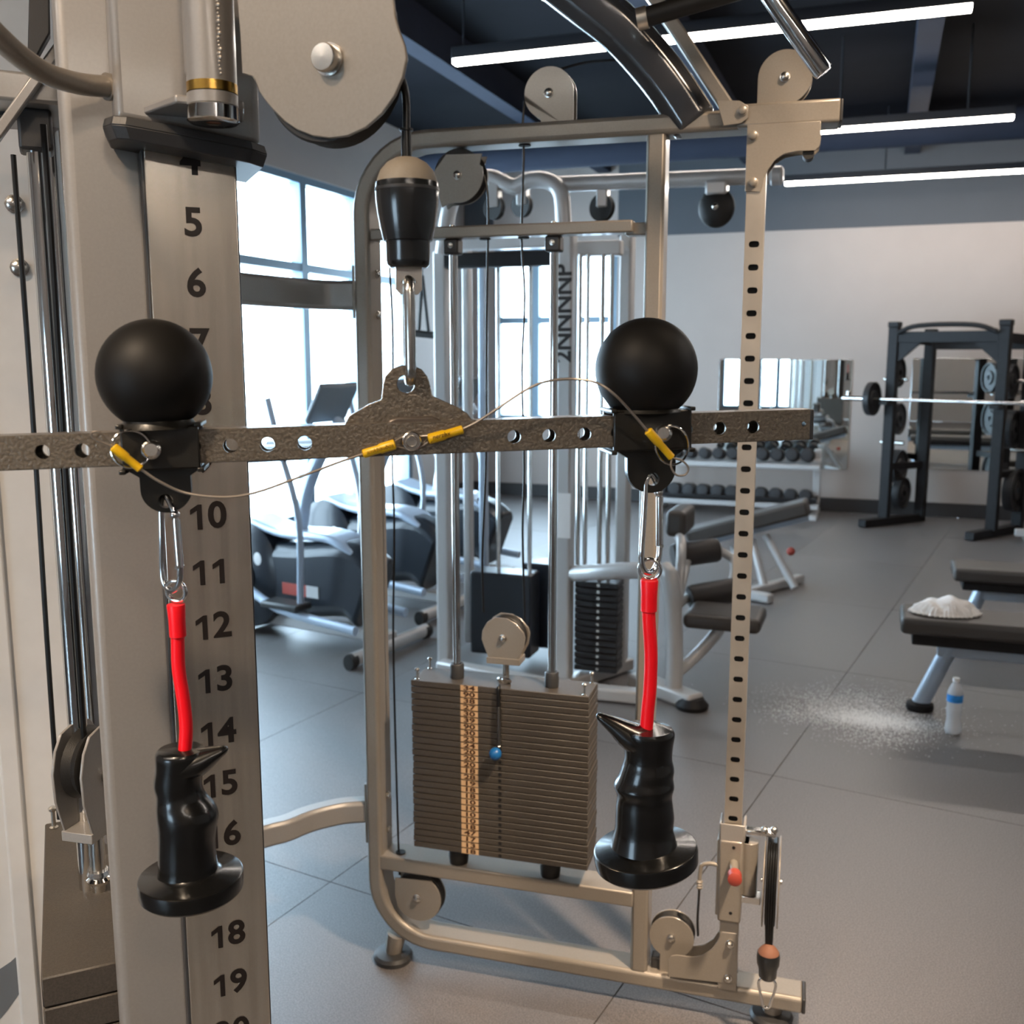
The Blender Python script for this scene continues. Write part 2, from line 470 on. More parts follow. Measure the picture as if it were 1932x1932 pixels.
def window(num, fw, a, b, sill, head, vs_, hs):
    r = thing('window_%d' % num, RF, None, None, kind='structure')
    def bl(s0, s1, z0, z1, nm, d0=0.02, d1=0.12, m='winframe'):
        mb = MB().add([fw(s, d, z) for s in (s0, s1) for d in (d0, d1) for z in (z0, z1)],
                      [(0, 1, 3, 2), (4, 6, 7, 5), (0, 4, 5, 1), (2, 3, 7, 6), (0, 2, 6, 4), (1, 5, 7, 3)])
        return obj(nm, mb, m, r, RF)
    t = 0.06
    bl(a, b, sill, sill + t, 'window_sill', -0.05, 0.12); bl(a, b, head - t, head, 'window_head')
    bl(a, a + t, sill + t, head - t, 'jamb'); bl(b - t, b, sill + t, head - t, 'jamb')
    xs = [a + t] + vs_ + [b - t]; zs = [sill + t] + hs + [head - t]
    for x in vs_: bl(x - .05, x + .05, sill + t, head - t, 'mullion')
    for z in hs: bl(a + t, b - t, z - .035, z + .035, 'transom', 0.025, 0.115)
    for i in range(len(xs) - 1):
        for j in range(len(zs) - 1):
            bl(xs[i], xs[i + 1], zs[j], zs[j + 1], 'pane', 0.06, 0.068, 'glass')
FWL = lambda s, d, z: V((-d, -s, z)); FWB = lambda s, d, z: V((s, d, z))
window(1, FWL, 2.4, 7.4, 0.24, 3.0, [3.32, 4.45, 5.55, 6.65], [2.28])
window(2, FWL, 1.4, 2.1, 0.24, 3.0, [], [2.28])
FWF = lambda s, d, z: V((s, -RL - d, z))
window(4, FWF, 0.7, 2.5, 0.24, 1.7, [1.15, 1.6, 2.05], [])
window(3, FWB, 0.35, 1.75, 0.85, 2.75, [0.82, 1.28], [1.95])
# mirrors on the back wall
def rwall(px, py): return RF.uv(px, py, 0.0)
def wall_mirror(p0, p1, label):
    a = rwall(*p0); b = rwall(*p1)
    x0, x1 = a.x, b.x; z0, z1 = b.z, a.z
    t = thing('wall_mirror', Frame(RF.w(x0, 0, z0), -RA), label, 'mirror')
    f = FR[t.name]
    obj('mirror_glass', MB().box(0, x1 - x0, -0.012, -0.004, 0, z1 - z0), 'mirror', t, bevel=.002)
    obj('backing', MB().box(0.01, x1 - x0 - .01, -0.004, 0, .01, z1 - z0 - .01), 'darkplastic', t)
wall_mirror((1358, 678), (1598, 886), 'frameless wall mirror above the dumbbell rack reflecting bright windows')
wall_mirror((1722, 676), (1990, 893), 'frameless wall mirror behind the squat rack')
# LED strip lights
def strip_light(p, ln, label, rods, group='hanging led strip lights'):
    f = Frame(p, -RA)
    t = thing('strip_light', f, label, 'light', group)
    obj('housing', MB().box(0, ln, -.03, .03, 0.012, .07), 'lampbody', t, bevel=.004)
    obj('diffuser', MB().box(.006, ln - .006, -.027, .027, -0.014, .014), 'emit', t, bevel=.004)
    for x in rods:
        obj('hanging_rod', MB().cyl((x, 0, .07), (x, 0, RH - p[2]), .006, n=8), 'lampbody', t)
p = fl(855, 118, 3.1); q = fl(1833, 25, 3.1); strip_light(p, (q - p).length, 'longest glowing led strip light, nearest, crossing above the pull-up handles', (0.06, 2.3))
p = fl(1497, 251, 3.1); q = fl(1917, 212, 3.1); strip_light(p, (q - p).length, 'middle led strip light starting behind the top beam end', (0.3, 1.1))
p = fl(1480, 347, 3.1); strip_light(p, 3.4, 'farthest led strip light, lowest in view near the back wall', (.85, 2.9))
# the same lamps go on over the rest of the hall, outside the picture
for k, (x, y) in enumerate([(1.2, -12.0), (5.4, -13.2), (5.7, -7.7)]):
    pw = RF.w(x, y, 3.1)
    strip_light(pw, 2.6, ['led strip light behind the viewer near the window wall', 'led strip light behind the viewer on the right', 'led strip light high over the benches outside the picture'][k], (.4, 2.2))
for kk, (p, e, tg, sprd) in enumerate(DOWNLIGHTS):
    t = thing('track_spotlight', Frame(p), ['warm track spotlight aimed at the perforated column tower', 'warm track spotlight aimed at the numbered column', 'warm track spotlight behind the viewer aimed at the hanging bar'][kk], 'light', 'track spotlights above the viewer')
    dq = (V(tg) - V(p)).normalized()
    obj('can', MB().lathe([(.085, .08), (.095, .08), (.095, -.07), (.03, -.09)], (0, 0, 0), dq, n=20, cap=False), 'lampbody', t)
    obj('can_back', MB().lathe([(.03, -.09), (.0, -.091)], (0, 0, 0), dq, n=20, cap=False), 'lampbody', t)
    obj('stem', MB().cyl((0, 0, .09), (0, 0, RH - p[2]), .012, n=8), 'lampbody', t)

# ================================================================ the cable machine in front: right tower in frame T, left tower in frame L
T = Frame((-0.318, 2.456, 0), -radians(16))
_c = W(372, 422, 1.12)
LF = Frame((_c.x, 1.12, 0), radians(24))
tr = thing('functional_trainer', T, 'champagne painted dual tower cable machine filling the foreground', 'gym machine')
def P(nm, mb, m='champ', parent=tr, space=None, **k): return obj(nm, mb, m, parent, space, **k)
def bolt(parent, p, ax, r=.007, h=.006, m='zinc', nm='bolt', space=None):
    mb = MB().lathe([(r * 1.25, 0), (r * 1.25, h * .25), (r, h * .3), (r * .95, h * .8), (r * .6, h), (0, h * 1.02)], p, ax, 14, cap=False)
    return obj(nm, mb, m, parent, space)
# ---- bent frame: base rail, left post, top beam in one swept tube
yc = .04
zb, zt, xl = .071, 2.087, -.045
Rb, Rt = .155, .165
path = [(1.043, yc, zb)] + [(xl + Rb - Rb * sin(radians(a)), yc, zb + Rb - Rb * cos(radians(a))) for a in range(0, 91, 9)]
path += [(xl + Rt - Rt * cos(radians(a)), yc, zt - Rt + Rt * sin(radians(a))) for a in range(0, 91, 9)] + [(.87, yc, zt)]
P('bent_frame_tube', MB().sweep(path, .042, .082, ch=.007), bevel=.003, angle=30)
P('end_cap', MB().box(1.043, 1.052, .001, .079, .052, .09), 'darkplastic', bevel=.003)
# right post
xr0, xr1 = .633, .675
P('post', MB().sweep([(.654, yc, zb + .02), (.654, yc, zt - .02)], .042, .075, ch=.006), bevel=.002)
# upper guide beam (in front part of the frame)
z0 = T.z(940, 446, .0); z1 = T.z(940, 423, .0)
P('guide_beam', MB().box(-.02, T.x(1194, 412), 0.0, .05, z0, z1), bevel=.004)
P('beam_stub', MB().box(T.x(1194, 412) - .02, xr0 + .01, 0.022, .062, z0 - .004, z1 - .004), bevel=.003)
# lower guide beam
zl1 = T.z(949, 1649); zl0 = T.z(949, 1676)
P('lower_beam', MB().box(-.03, xr0 + .005, 0.0, .082, zl0, zl1), bevel=.004)
# feet
def foot(px, py, nm='foot'):
    c = T.l(fl(px, py))
    f = P(nm, MB().lathe([(.050, 0), (.052, .012), (.046, .02), (.02, .024)], (c.x, c.y, 0), n=24), 'darkplastic')
    obj('foot_stem', MB().cyl((c.x, c.y, .018), (c.x + .012, c.y, .075), .022, .026, n=16), 'champ', f)
foot(742, 1808); foot(1455, 1922)
# guide rods with bushings
for px in ((858, 480, 860, 1255), (1047, 470, 1040, 1270)):
    x = (T.x(px[0], px[1], .03) + T.x(px[2], px[3], .03)) / 2
    P('guide_rod', MB().cyl((x, .03, zl1), (x, .03, z0), .0098, n=18), 'chrome')
    b = P('rod_bushing', MB().box(x - .018, x + .018, .008, .05, z0 - .036, z0), 'darkplastic', bevel=.005)
    bolt(b, (x, .008, z0 - .016), (0, -1, 0), .005, .004)
    bolt(tr, (x, .025, z1), (0, 0, 1), .006, .006)
    P('rod_bumper', MB().lathe([(.024, 0), (.026, .02), (.024, .045)], (x, .03, zl1), n=20), 'rubber')
RODS = [(T.x(858, 480, .03) + T.x(860, 1255, .03)) / 2, (T.x(1047, 470, .03) + T.x(1040, 1270, .03)) / 2]
# clamp plates where the crossbars meet the left post, and bolts on its inner side
for py0, py1 in ((500, 600), (1480, 1590)):
    P('clamp_plate', MB().box(-.073, -.066, .008, .074, T.z(668, py1), T.z(668, py0)), bevel=.002)
for px, py in ((717, 517), (717, 595), (733, 1500), (735, 1565)):
    p = T.uv(px, py, .045); bolt(tr, (-.024, .045, p.z), (1, 0, 0), .008, .009)
# crossbars joining the towers
def crossbar(pts, wd, dp):
    q = smoothpath([T.l(p) for p in pts], 6)
    P('crossbar', MB().sweep(q, wd, dp, (0, 0, 1), ch=.008), 'silver', bevel=.002)
a = T.w(-.07, .04, T.z(668, 556))
crossbar([a, a + V((-.1, .0, .002)), W(500, 549, 2.36), W(420, 543, 2.24), W(330, 545, 2.0), W(270, 560, 1.72)], .045, .07)
a = T.w(-.07, .04, T.z(684, 1538)); e = W(470, 1600, 1.45); e.z = a.z
crossbar([a, a + V((-.09, -.02, 0)), a + V((-.19, -.10, 0)), V((a.x - .28, a.y - .28, a.z)), V((e.x, e.y, a.z))], .05, .06)
# ---- pulleys fixed to the tower
def pulley(parent, cx, cz, y0, y1, r, cover=None, mcover='champ', boltm='zinc', sp=None):
    """wheel between two cover plates (local x/z outline)"""
    w_ = obj('pulley_wheel', MB().lathe([(r * .2, y0 + .003), (r * .98, y0 + .003), (r, y0 + .006), (r * .9, (y0 + y1) / 2), (r, y1 - .006), (r * .98, y1 - .003), (r * .2, y1 - .003)], (cx, 0, cz), (0, 1, 0), 36), 'rubber', parent, sp)
    if cover:
        for ya, yb in ((y0 - .003, y0 + .001), (y1 - .001, y1 + .003)):
            obj('pulley_cover', MB().plate(cover, ya, yb), mcover, parent, sp, bevel=.0008, seg=1)
    bolt(parent, (cx, y0 - .003, cz), (0, -1, 0), .0085, .010, boltm, 'axle_bolt', sp)
def tuv(px, py, y=0.0):
    p = T.uv(px, py, y); return (p.x, p.z)
# top-left pulley above the beam
c = T.uv(1036, 176, .02)
r = abs(T.x(990, 176, .02) - c.x)
out = [(c.x + r * 1.0, zt + .0)] + arc(c.x, c.z, r, 0, 180, 20) + arc(c.x, c.z, r, 180, 250, 8) + [(c.x - r * .2, zt + .0)]
pulley(tr, c.x, c.z, .02, .05, r * .97, out)
# right top pulley on the beam end
c2 = T.uv(1481, 146, .0); r2 = abs(T.x(1430, 146, .0) - c2.x)
z_t = T.z(1481, 200, 0)
out = [(c2.x - r2, z_t - .01)] + [(c2.x - r2, c2.z)] + arc(c2.x, c2.z, r2, 180, 0, 20)[1:] + arc(c2.x, c2.z, r2, 0, -75, 8)[1:] + [(c2.x + r2 * .1, z_t + .008), (c2.x + r2 * .1, z_t - .01)]
pulley(tr, c2.x, c2.z, .0, .032, r2 * .98, out)
# pulley hanging under the top beam near the left corner
c3 = T.uv(864, 331, .015); r3 = abs(T.x(912, 331, .015) - c3.x)
out = [tuv(842, 292, .015), tuv(910, 290, .015), tuv(905, 310, .015)] + arc(c3.x, c3.z, r3, 15, -95, 14) + [tuv(845, 385, .015), tuv(835, 392, .015), tuv(815, 330, .015)]
pulley(tr, c3.x, c3.z, .015, .05, r3 * 1.0, out)
# pulley under the lower beam
c4 = T.uv(788, 1693, .01); r4 = abs(T.x(832, 1693, .01) - c4.x)
out = [tuv(746, 1655, .01), tuv(815, 1662, .01)] + arc(c4.x, c4.z, r4, 50, -150, 18) + [tuv(746, 1688, .01)]
pulley(tr, c4.x, c4.z, .01, .045, r4 * 1.02, out)
# pulley standing on the base rail
c5 = T.uv(1267, 1768, .02); r5 = abs(T.x(1225, 1768, .02) - c5.x)
out = arc(c5.x, c5.z, r5, -60, 240, 26) + [(c5.x - r5 * .5, zb + .02), (c5.x + r5 * .5, zb + .02)]
pulley(tr, c5.x, c5.z, .02, .052, r5 * 1.0, out)
P('pulley_foot', MB().box(c5.x - .05, c5.x + .06, .025, .06, zb + .015, zb + .05), 'darkplastic', bevel=.004)
# ---- cables of the right tower
def cable(parent, pts, r=.0028, m='cable', nm='cable', k=4, sp=None, n=8):
    return obj(nm, MB().tube(pts, r, n, k), m, parent, sp)
ym = .033
cable(tr, [T.uv(1175, 112, ym), T.uv(1105, 118, ym), T.uv(1052, 132, ym)], .003)
cable(tr, [T.uv(990, 190, ym), T.uv(986, 240, ym), T.uv(988, 300, ym), T.uv(984, 450, ym), T.uv(990, 560, ym), T.uv(985, 700, ym), T.uv(989, 880, ym), T.uv(986, 1000, ym), T.uv(990, 1170, ym)])
cable(tr, [T.uv(914, 330, ym), T.uv(921, 390, ym), T.uv(918, 600, ym), T.uv(917, 860, ym), T.uv(910, 1050, ym), T.uv(912, 1155, ym)])
cable(tr, [T.uv(735, 500, ym), T.uv(741, 640, ym), T.uv(740, 860, ym), T.uv(744, 1000, ym), T.uv(742, 1200, ym), T.uv(747, 1432, ym), T.uv(752, 1600, ym), T.uv(754, 1650, ym)])
for px, py, yz in ((915, 457, z0), (988, 453, z0)):
    x = T.x(px, py, ym); P('cable_grommet', MB().lathe([(.013, -.003), (.013, .001)], (x, ym, z0), n=16), 'hole')
x = T.x(990, 288, ym); P('cable_grommet', MB().lathe([(.014, -.003), (.014, .001)], (x, ym, zt - .021), n=16), 'hole')
x = T.x(756, 1612, ym); P('cable_grommet', MB().lathe([(.013, -.001), (.013, .002)], (x, ym, zl1), n=16), 'hole')
# ---- adjustment column with punched holes
ax0 = .850; ax1 = ax0 + .0395
ay = -.012
apz0, apz1 = .32, T.z(1422, 300, ay)
# front wall with real holes, other three walls
holes = []
cx = (ax0 + ax1) / 2
ZH = [T.z(1413, 461, ay), T.z(1386, 1508, ay)]
NH = 26
for i in range(-4, NH + 1):
    zc = ZH[1] + (ZH[0] - ZH[1]) * i / NH * 1.0
    if apz0 + .03 < zc < ZH[0] + .005:
        holes.append([(cx + (.0052 if abs(a) < 90 else -.0052) * (1 if a not in (90, -90) else 0) + .0058 * cos(radians(a)), zc + .0068 * sin(radians(a))) for a in (-180 + 22.5 * k for k in range(16))])
P('adjustment_column', MB().plate([(ax0, apz0), (ax1, apz0), (ax1, apz1), (ax0, apz1)], ay, ay + .0025, holes)
  .box(ax0, ax0 + .0025, ay + .0025, ay + .036, apz0, apz1).box(ax1 - .0025, ax1, ay + .0025, ay + .036, apz0, apz1).box(ax0, ax1, ay + .036, ay + .0385, apz0, apz1), 'steel')
P('column_core', MB().box(ax0 + .004, ax1 - .004, ay + .012, ay + .034, apz0, apz1), 'hole')
# ---- top bracket and beam end tube
P('beam_end_tube', MB().sweep([(T.x(1392, 215, -.012), .03, T.z(1480, 213, -.012)), (T.x(1585, 207, -.012), .03, T.z(1480, 213, -.012))], .048, .084, ch=.004), bevel=.003)
xx = T.x(1585, 207, -.012); zz = T.z(1480, 213, -.012)
P('end_cap', MB().box(xx, xx + .006, -.010, .07, zz - .022, zz + .022), 'darkplastic', bevel=.002)
by = -.016
out = [tuv(1410, 235, by), tuv(1549, 228, by), tuv(1549, 262, by), tuv(1546, 276, by), tuv(1538, 284, by), tuv(1505, 285, by), tuv(1480, 290, by), tuv(1462, 302, by), tuv(1449, 320, by), tuv(1441, 338, by), tuv(1438, 352, by), tuv(1434, 362, by), tuv(1405, 361, by)]
for ya in (by, by + .046):
    P('top_bracket', MB().plate(out, ya, ya + .004), bevel=.0012)
for px, py in ((1421, 256), (1421, 344), (1401, 210)):
    p = T.uv(px, py, by); bolt(tr, (p.x, by if px > 1410 else -.022, p.z), (0, -1, 0), .009, .009, 'champ')
P('bracket_roller', MB().cyl((T.x(1525, 292), by + .006, T.z(1500, 292)), (T.x(1525, 292), by + .044, T.z(1500, 292)), .012, n=16), 'rubber')
# ---- pull-up arch and handles
def px3(lst, base=T):
    return [base.uv(px, py, y) for px, py, y in lst]
pts = smoothpath(px3([(980, -95, -.06), (1098, -2, -.03), (1165, 50, -.01), (1217, 105, .01), (1265, 165, .025), (1312, 236, .035)]), 8)
P('pull_up_arch', MB().sweep(pts, .10, .085, (0, 1, 0), ch=.024), 'gunmetal', bevel=.008, seg=3, angle=60)
pts = px3([(1195, -60, .03), (1278, 60, .05), (1385, 222, .06)])
P('arch_brace', MB().sweep(pts, .03, .05, ch=.003), 'champ', bevel=.003)
pl = [tuv(1352, 190, -.02), tuv(1395, 190, -.02), tuv(1412, 200, -.02), tuv(1412, 222, -.02), tuv(1398, 233, -.02), tuv(1365, 238, -.02)]
P('brace_plate', MB().plate(pl, -.022, -.016), 'champ', bevel=.001)
pts = px3([(1210, 35, -.16), (1350, -5, -.16), (1480, -44, -.16)])
P('padded_handle', MB().cyl(pts[0], pts[2], .019, n=18), 'rubber')
P('handle_collar', MB().cyl(px3([(1203, 37, -.16)])[0], px3([(1222, 32, -.16)])[0], .0215, n=18), 'steel')
pts = px3([(1446, -20, -.22), (1555, 138, -.2)])
P('chrome_handle', MB().lathe([(.0185, 0), (.0185, (pts[1] - pts[0]).length - .006), (.016, (pts[1] - pts[0]).length)], pts[0], pts[1] - pts[0], 22), 'chrome')
# ---- lower bracket
by2 = -.014
def b2(px, py): return tuv(px, py, by2)
out = [b2(1260, 1843), b2(1260, 1812), b2(1266, 1804), b2(1276, 1802), b2(1306, 1806), b2(1325, 1803), b2(1342, 1792), b2(1354, 1776), b2(1362, 1758), b2(1390, 1762), b2(1390, 1858)]
for ya in (by2, by2 + .046):
    P('lower_bracket', MB().plate(out, ya, ya + .004), bevel=.0012)
for px, py in ((1377, 1780), (1373, 1845)):
    p = T.uv(px, py, by2); bolt(tr, (p.x, by2, p.z), (0, -1, 0), .008, .012)
P('column_shoe', MB().box(ax0 - .002, ax1 + .002, ay - .0005, ay + .04, .09, apz0 + .012), 'champ', bevel=.002)

# ================================================================ lower pulley carriage on the adjustment column
cf = Frame(T.w(ax0, ay, .2), T.rz)
pc = thing('pulley_carriage', cf, 'low pulley carriage with red pull knob near the floor', 'pulley', 'adjustable pulley carriages')
def tc(px, py, y): return cf.l(T.M @ T.uv(px, py, y))
zz0 = tc(1370, 1735, ay).z; zz1 = tc(1385, 1583, ay).z; zz2 = tc(1385, 1553, ay).z
wd = ax1 - ax0
obj('carriage_body', MB().box(-.008, wd + .006, -.012, .05, zz0, zz1), 'champ', pc, bevel=.005)
obj('carriage_flange', MB().box(-.014, -.006, -.004, .052, zz0 + .01, zz1 - .004), 'champ', pc, bevel=.003)
obj('carriage_collar', MB().plate([(-.008, zz1 - .004), (wd + .008, zz1 - .004), (wd + .008, zz2), (-.008, zz2)], -.010, -.006).box(-.010, -.006, -.008, .05, zz1, zz2).box(wd + .004, wd + .010, -.008, .05, zz1, zz2), 'silver', pc, bevel=.002)
p = tc(1385, 1625, ay); k0 = V((p.x, -.012, p.z))
q = tc(1386, 1655, ay - .075)
kd = (V((q.x, q.y, q.z)) - k0)
obj('knob_stem', MB().cyl(k0, k0 + kd * .75, .011, .0095, n=18), 'champ', pc)
obj('pull_knob', MB().lathe([(.011, 0), (.0155, .004), (.0165, .012), (.0145, .018), (.016, .030), (.010, .033)], k0 + kd * .72, kd, 22), 'redknob', pc, label='red pull knob')
for px, py in ((1385, 1595), (1379, 1718)):
    p = tc(px, py, ay); obj('screw_hole', MB().cyl((p.x, -.0125, p.z), (p.x, -.008, p.z), .004, n=12), 'hole', pc)
# swivel housing to the right and pulley seen edge on
s0 = tc(1402, 1640, ay); s1 = tc(1438, 1640, ay)
zA = tc(1410, 1592, ay).z; zB = tc(1410, 1690, ay).z
obj('swivel_housing', MB().cyl((s0.x + .012, .018, zB), (s0.x + .012, .018, zA), .021, n=22).box(s0.x - .012, s0.x + .012, 0, .04, zB, zA), 'champ', pc, bevel=.001)
zC = tc(1420, 1574, ay).z
obj('upper_yoke', MB().box(s0.x - .006, s1.x + .028, .006, .03, zC - .006, zC + .006), 'chrome', pc, bevel=.003)
zD = tc(1420, 1700, ay).z
obj('lower_yoke', MB().box(s0.x - .008, s1.x - .001, .0, .036, zD - .009, zD + .009), 'chrome', pc, bevel=.002)
for px in (1442, 1460):
    p = tc(px, 1573, ay); obj('yoke_nut', MB().sphere((p.x, .01, p.z + .004), .009, 12, 8), 'zinc', pc)
pcx = tc(1456, 1650, ay - .01); Rp = abs(tc(1456, 1592, ay).z - tc(1456, 1745, ay).z) / 2
pz = (tc(1456, 1592, ay).z + tc(1456, 1745, ay).z) / 2
pxm = tc(1456, 1650, ay - .01).x
obj('pulley_wheel', MB().lathe([(.012, -.012), (Rp * .97, -.012), (Rp, -.009), (Rp * .92, 0), (Rp, .009), (Rp * .97, .012), (.012, .012)], (pxm, .018, pz), (1, 0, 0), 36), 'rubber', pc)
for s in (-1, 1):
    cov = arc(.018, pz, Rp * 1.04, -150, 150 if s > 0 else 150, 24)
    f0 = (lambda xx: (lambda a, b: V((xx, a, b))))
    obj('pulley_cover', MB().prism(arc(.018, pz, Rp * 1.03, 0, 345, 28), f0(pxm + s * .0155), f0(pxm + s * .0185)), 'champ', pc, bevel=.0008, seg=1)
    bolt(pc, (pxm + s * .0185, .018, pz), (s, 0, 0), .006, .006)
ropes = []
for dx in (-.008, -.0027, .0027, .008):
    pts = [V((pxm + dx, .018 - (Rp + .003) * sin(radians(a)), pz + (Rp + .003) * cos(radians(a)))) for a in range(10, 91, 16)]
    e = tc(1452, 1762, ay - .03)
    pts += [V((pxm + dx, .018 - Rp - .002, pz - .03)), V((e.x + dx * .7, pts[-1].y, e.z))]
    obj('cable_strand', MB().tube(pts, .0026, 8, 4), 'cable', pc)
ropex = tc(1452, 1762, ay - .03)
# little hook with spring on the left of the carriage, and its cable
h = [tc(1355, 1632, ay), tc(1340, 1629, ay), tc(1325, 1632, ay), tc(1321, 1645, ay), tc(1320, 1660, ay)]
obj('hook_arm', MB().tube(h, .005, 10, 5), 'champ', pc)
hz = h[-1]
obj('coil', MB().lathe([(.006, 0), (.0085, -.004), (.006, -.007), (.0085, -.011), (.006, -.014), (.0085, -.018), (.006, -.022)], hz, (0, 0, 1), 16), 'champ', pc)
obj('cable', MB().tube([hz, tc(1318, 1700, ay + .02), tc(1316, 1735, ay + .03), tc(1317, 1765, ay + .04)], .003, 8, 4), 'cable', pc)
# lower cable stop + snap hook
sf = Frame(cf.w(ropex.x, .018 - Rp - .004, ropex.z), T.rz)
cs = thing('cable_stop', sf, 'small dark cable stop hanging from the low pulley', 'cable stop', 'cable stops')
sc_ = T.scale(1457, 1800)
k = sc_ / T.scale(1457, 1800)
def pr(lst, y0, s): return [(r_ * s, (y0 - yy) * s) for r_, yy in lst]
obj('cap', MB().lathe(pr([(6, 1755), (14, 1762), (20, 1770), (21, 1774)], 1762, sc_ * .95), n=20), 'cork', cs, label='terracotta coloured rubber cap')
obj('stop_body', MB().lathe(pr([(21, 1772), (22.5, 1780), (21.5, 1795), (18, 1805), (17, 1822), (13, 1827)], 1762, sc_ * .95), n=24), 'bulb', cs)
kf = Frame(sf.w(0, 0, -(1826 - 1762) * sc_ * .95), T.rz)
def clip_path(w0, h0, y=0.0, t=0.0):
    return [V((0, y, 0)), V((w0 * .55, y, -.04 * h0)), V((w0, y, -.22 * h0)), V((w0 * .55, y, -.75 * h0)), V((w0 * .35, y, -.95 * h0)), V((0, y, -h0)), V((-w0 * .35, y, -.95 * h0)), V((-w0 * .55, y, -.75 * h0)), V((-w0, y, -.22 * h0)), V((-w0 * .55, y, -.04 * h0))]
hk = thing('snap_hook', kf, 'small pear shaped snap hook hanging over the base rail end', 'snap hook', 'snap hooks')
obj('hook_ring', MB().tube(clip_path(.019, .075), .0032, 10, 4, True), 'chrome', hk)
obj('shank', MB().cyl((0, 0, -.002), (0, 0, .012), .0045, n=12), 'chrome', hk)

# ================================================================ weight stack of the right tower
X0 = T.x(776, 1290, -.02); X1 = T.x(1112, 1312, -.02)
ZT = T.z(940, 1298, -.02); ZB = T.z(940, 1620, -.02)
wf = Frame(T.w((X0 + X1) / 2, .035, ZB), T.rz)
ws = thing('weight_stack', wf, 'tall stack of dark weight plates with tan number strip behind the hanging bar', 'weight stack', 'weight stacks')
hw = (X1 - X0) / 2; NPL = 27
hp = (ZT - ZB) / NPL
LAB = ['34', '90', '38', '27', '30', '39', '90', '30', '23', '24', '20', '20', '20', '18', '28', '19', '18', '18', '10', '10', '10', '10', '18', '47', '17', '13', '18']
xs_ = T.x(885, 1298, -.02) - (X0 + X1) / 2
sw = T.scale(885, 1400) * 16
pinx = T.x(943, 1420, -.02) - (X0 + X1) / 2
yf = -.055
xrod = [r_ - (X0 + X1) / 2 for r_ in RODS]
for i in range(NPL):
    zc = (NPL - 1 - i) * hp
    jx = random.uniform(-.0012, .0012)
    e = .0009
    ol = [(-hw + jx, yf), (hw + jx, yf), (hw + jx, .055), (-hw + jx, .055)]
    hs = [[(rx + .0125 * cos(2 * pi * q / 12), -.005 + .0125 * sin(2 * pi * q / 12)) for q in range(12)] for rx in xrod]
    pl = obj('weight_plate', MB().prism(ol, lambda a, b: V((a, b, zc + e)), lambda a, b: V((a, b, zc + hp - e)), hs), 'weight', ws, bevel=.0012, seg=1)
    st = obj('number_sticker', MB().box(xs_ - sw, xs_ + sw, yf - .0005, yf + .0005, zc + .0016, zc + hp - .0016), 'sticker', pl)
    obj('number', text_mb(LAB[i], hp * .98, (xs_, yf - .0007, zc + hp / 2), (1, 0, 0), (0, 0, 1), .0001, .0005, sx=1.9), 'inkb', pl)
    obj('pin_hole', MB().cyl((pinx, yf - .0004, zc + hp / 2), (pinx, yf + .002, zc + hp / 2), .0045, n=12), 'hole', pl)
zt_ = ZT - ZB
for rx in xrod:
    obj('rod_collar', MB().lathe([(.0115, 0), (.0175, 0), (.0175, .034), (.0155, .037), (.0115, .037)], (rx, -.005, zt_), n=20, cap=False), 'darkplastic', ws)
for cx_, cy_ in ((-hw + .012, -.045), (-hw + .012, .045), (hw - .014, -.045), (hw - .014, .045)):
    obj('corner_pin', MB().lathe([(.006, 0), (.003, .002), (.003, .02), (.0055, .022), (.006, .026), (.003, .029)], (cx_, cy_, zt_), n=12), 'zinc', ws)
# lift stem and travelling pulley
stx = T.x(948, 1280, .0) - (X0 + X1) / 2
obj('lift_stem', MB().cyl((stx, -.005, zt_ - .01), (stx, -.005, zt_ + .065), .0085, n=18), 'zinc', ws)
obj('stem_ring', MB().torus((stx, -.02, zt_ + .008), .015, .004, (0, .55, .83)), 'chrome', ws)
zy = zt_ + .062
obj('yoke_base', MB().box(stx - .042, stx + .042, -.032, .022, zy - .01, zy + .006), 'champ', ws, bevel=.001)
pz_ = zy + .052; rpl = .056
cov = [(stx - .036, zy), (stx + .036, zy)] + [(stx + .052, zy + .034), (stx + .056, zy + .06), (stx + .052, zy + .074)] + [(stx + .033, zy + .095), (stx + .01, zy + .106), (stx - .02, zy + .107), (stx - .04, zy + .094), (stx - .053, zy + .072), (stx - .055, zy + .05), (stx - .048, zy + .03)]
for ya in (-.03, .016):
    obj('pulley_cover', MB().plate(cov, ya, ya + .004), 'champ', ws, bevel=.0008, seg=1)
obj('pulley_wheel', MB().lathe([(.01, -.014), (.049, -.014), (.052, -.011), (.046, 0), (.052, .011), (.049, .014), (.01, .014)], (stx, -.005, zy + .056), (0, 1, 0), 30), 'rubber', ws)
bolt(ws, (stx, -.03, zy + .056), (0, -1, 0), .008, .009, nm='axle_bolt')
# selector pin on a coiled lanyard
zp = T.z(936, 1420, -.03) - ZB
sp_ = thing('selector_pin', Frame(wf.w(pinx, yf, zp), T.rz), 'blue ball selector pin on a black coiled cord in the weight stack', 'selector pin')
fS = FR[sp_.name]
obj('pin_knob', MB().sphere((-.006, -.018, 0), .0155, 20, 14), 'blue', sp_)
obj('pin_shaft', MB().cyl((-.004, -.015, 0), (0, .012, 0), .004, n=10), 'zinc', sp_)
top = V((stx - pinx - .004, .015, zt_ - zp + .004))
obj('cord', MB().tube([V((0, -.008, .012)), V((.0, -.006, (top.z) * .5)), V((top.x * .6, -.006, top.z - .01)), top + V((0, -.012, 0))], .0048, 10, 6), 'cable', sp_)
mbc = MB(); hh = top.z * .62
mbc.tube([V((.0052 * cos(t), -.008 + .0052 * sin(t), .014 + hh * t / (2 * pi * 22))) for t in [2 * pi * 22 * q / 220 for q in range(221)]], .0007, 5)
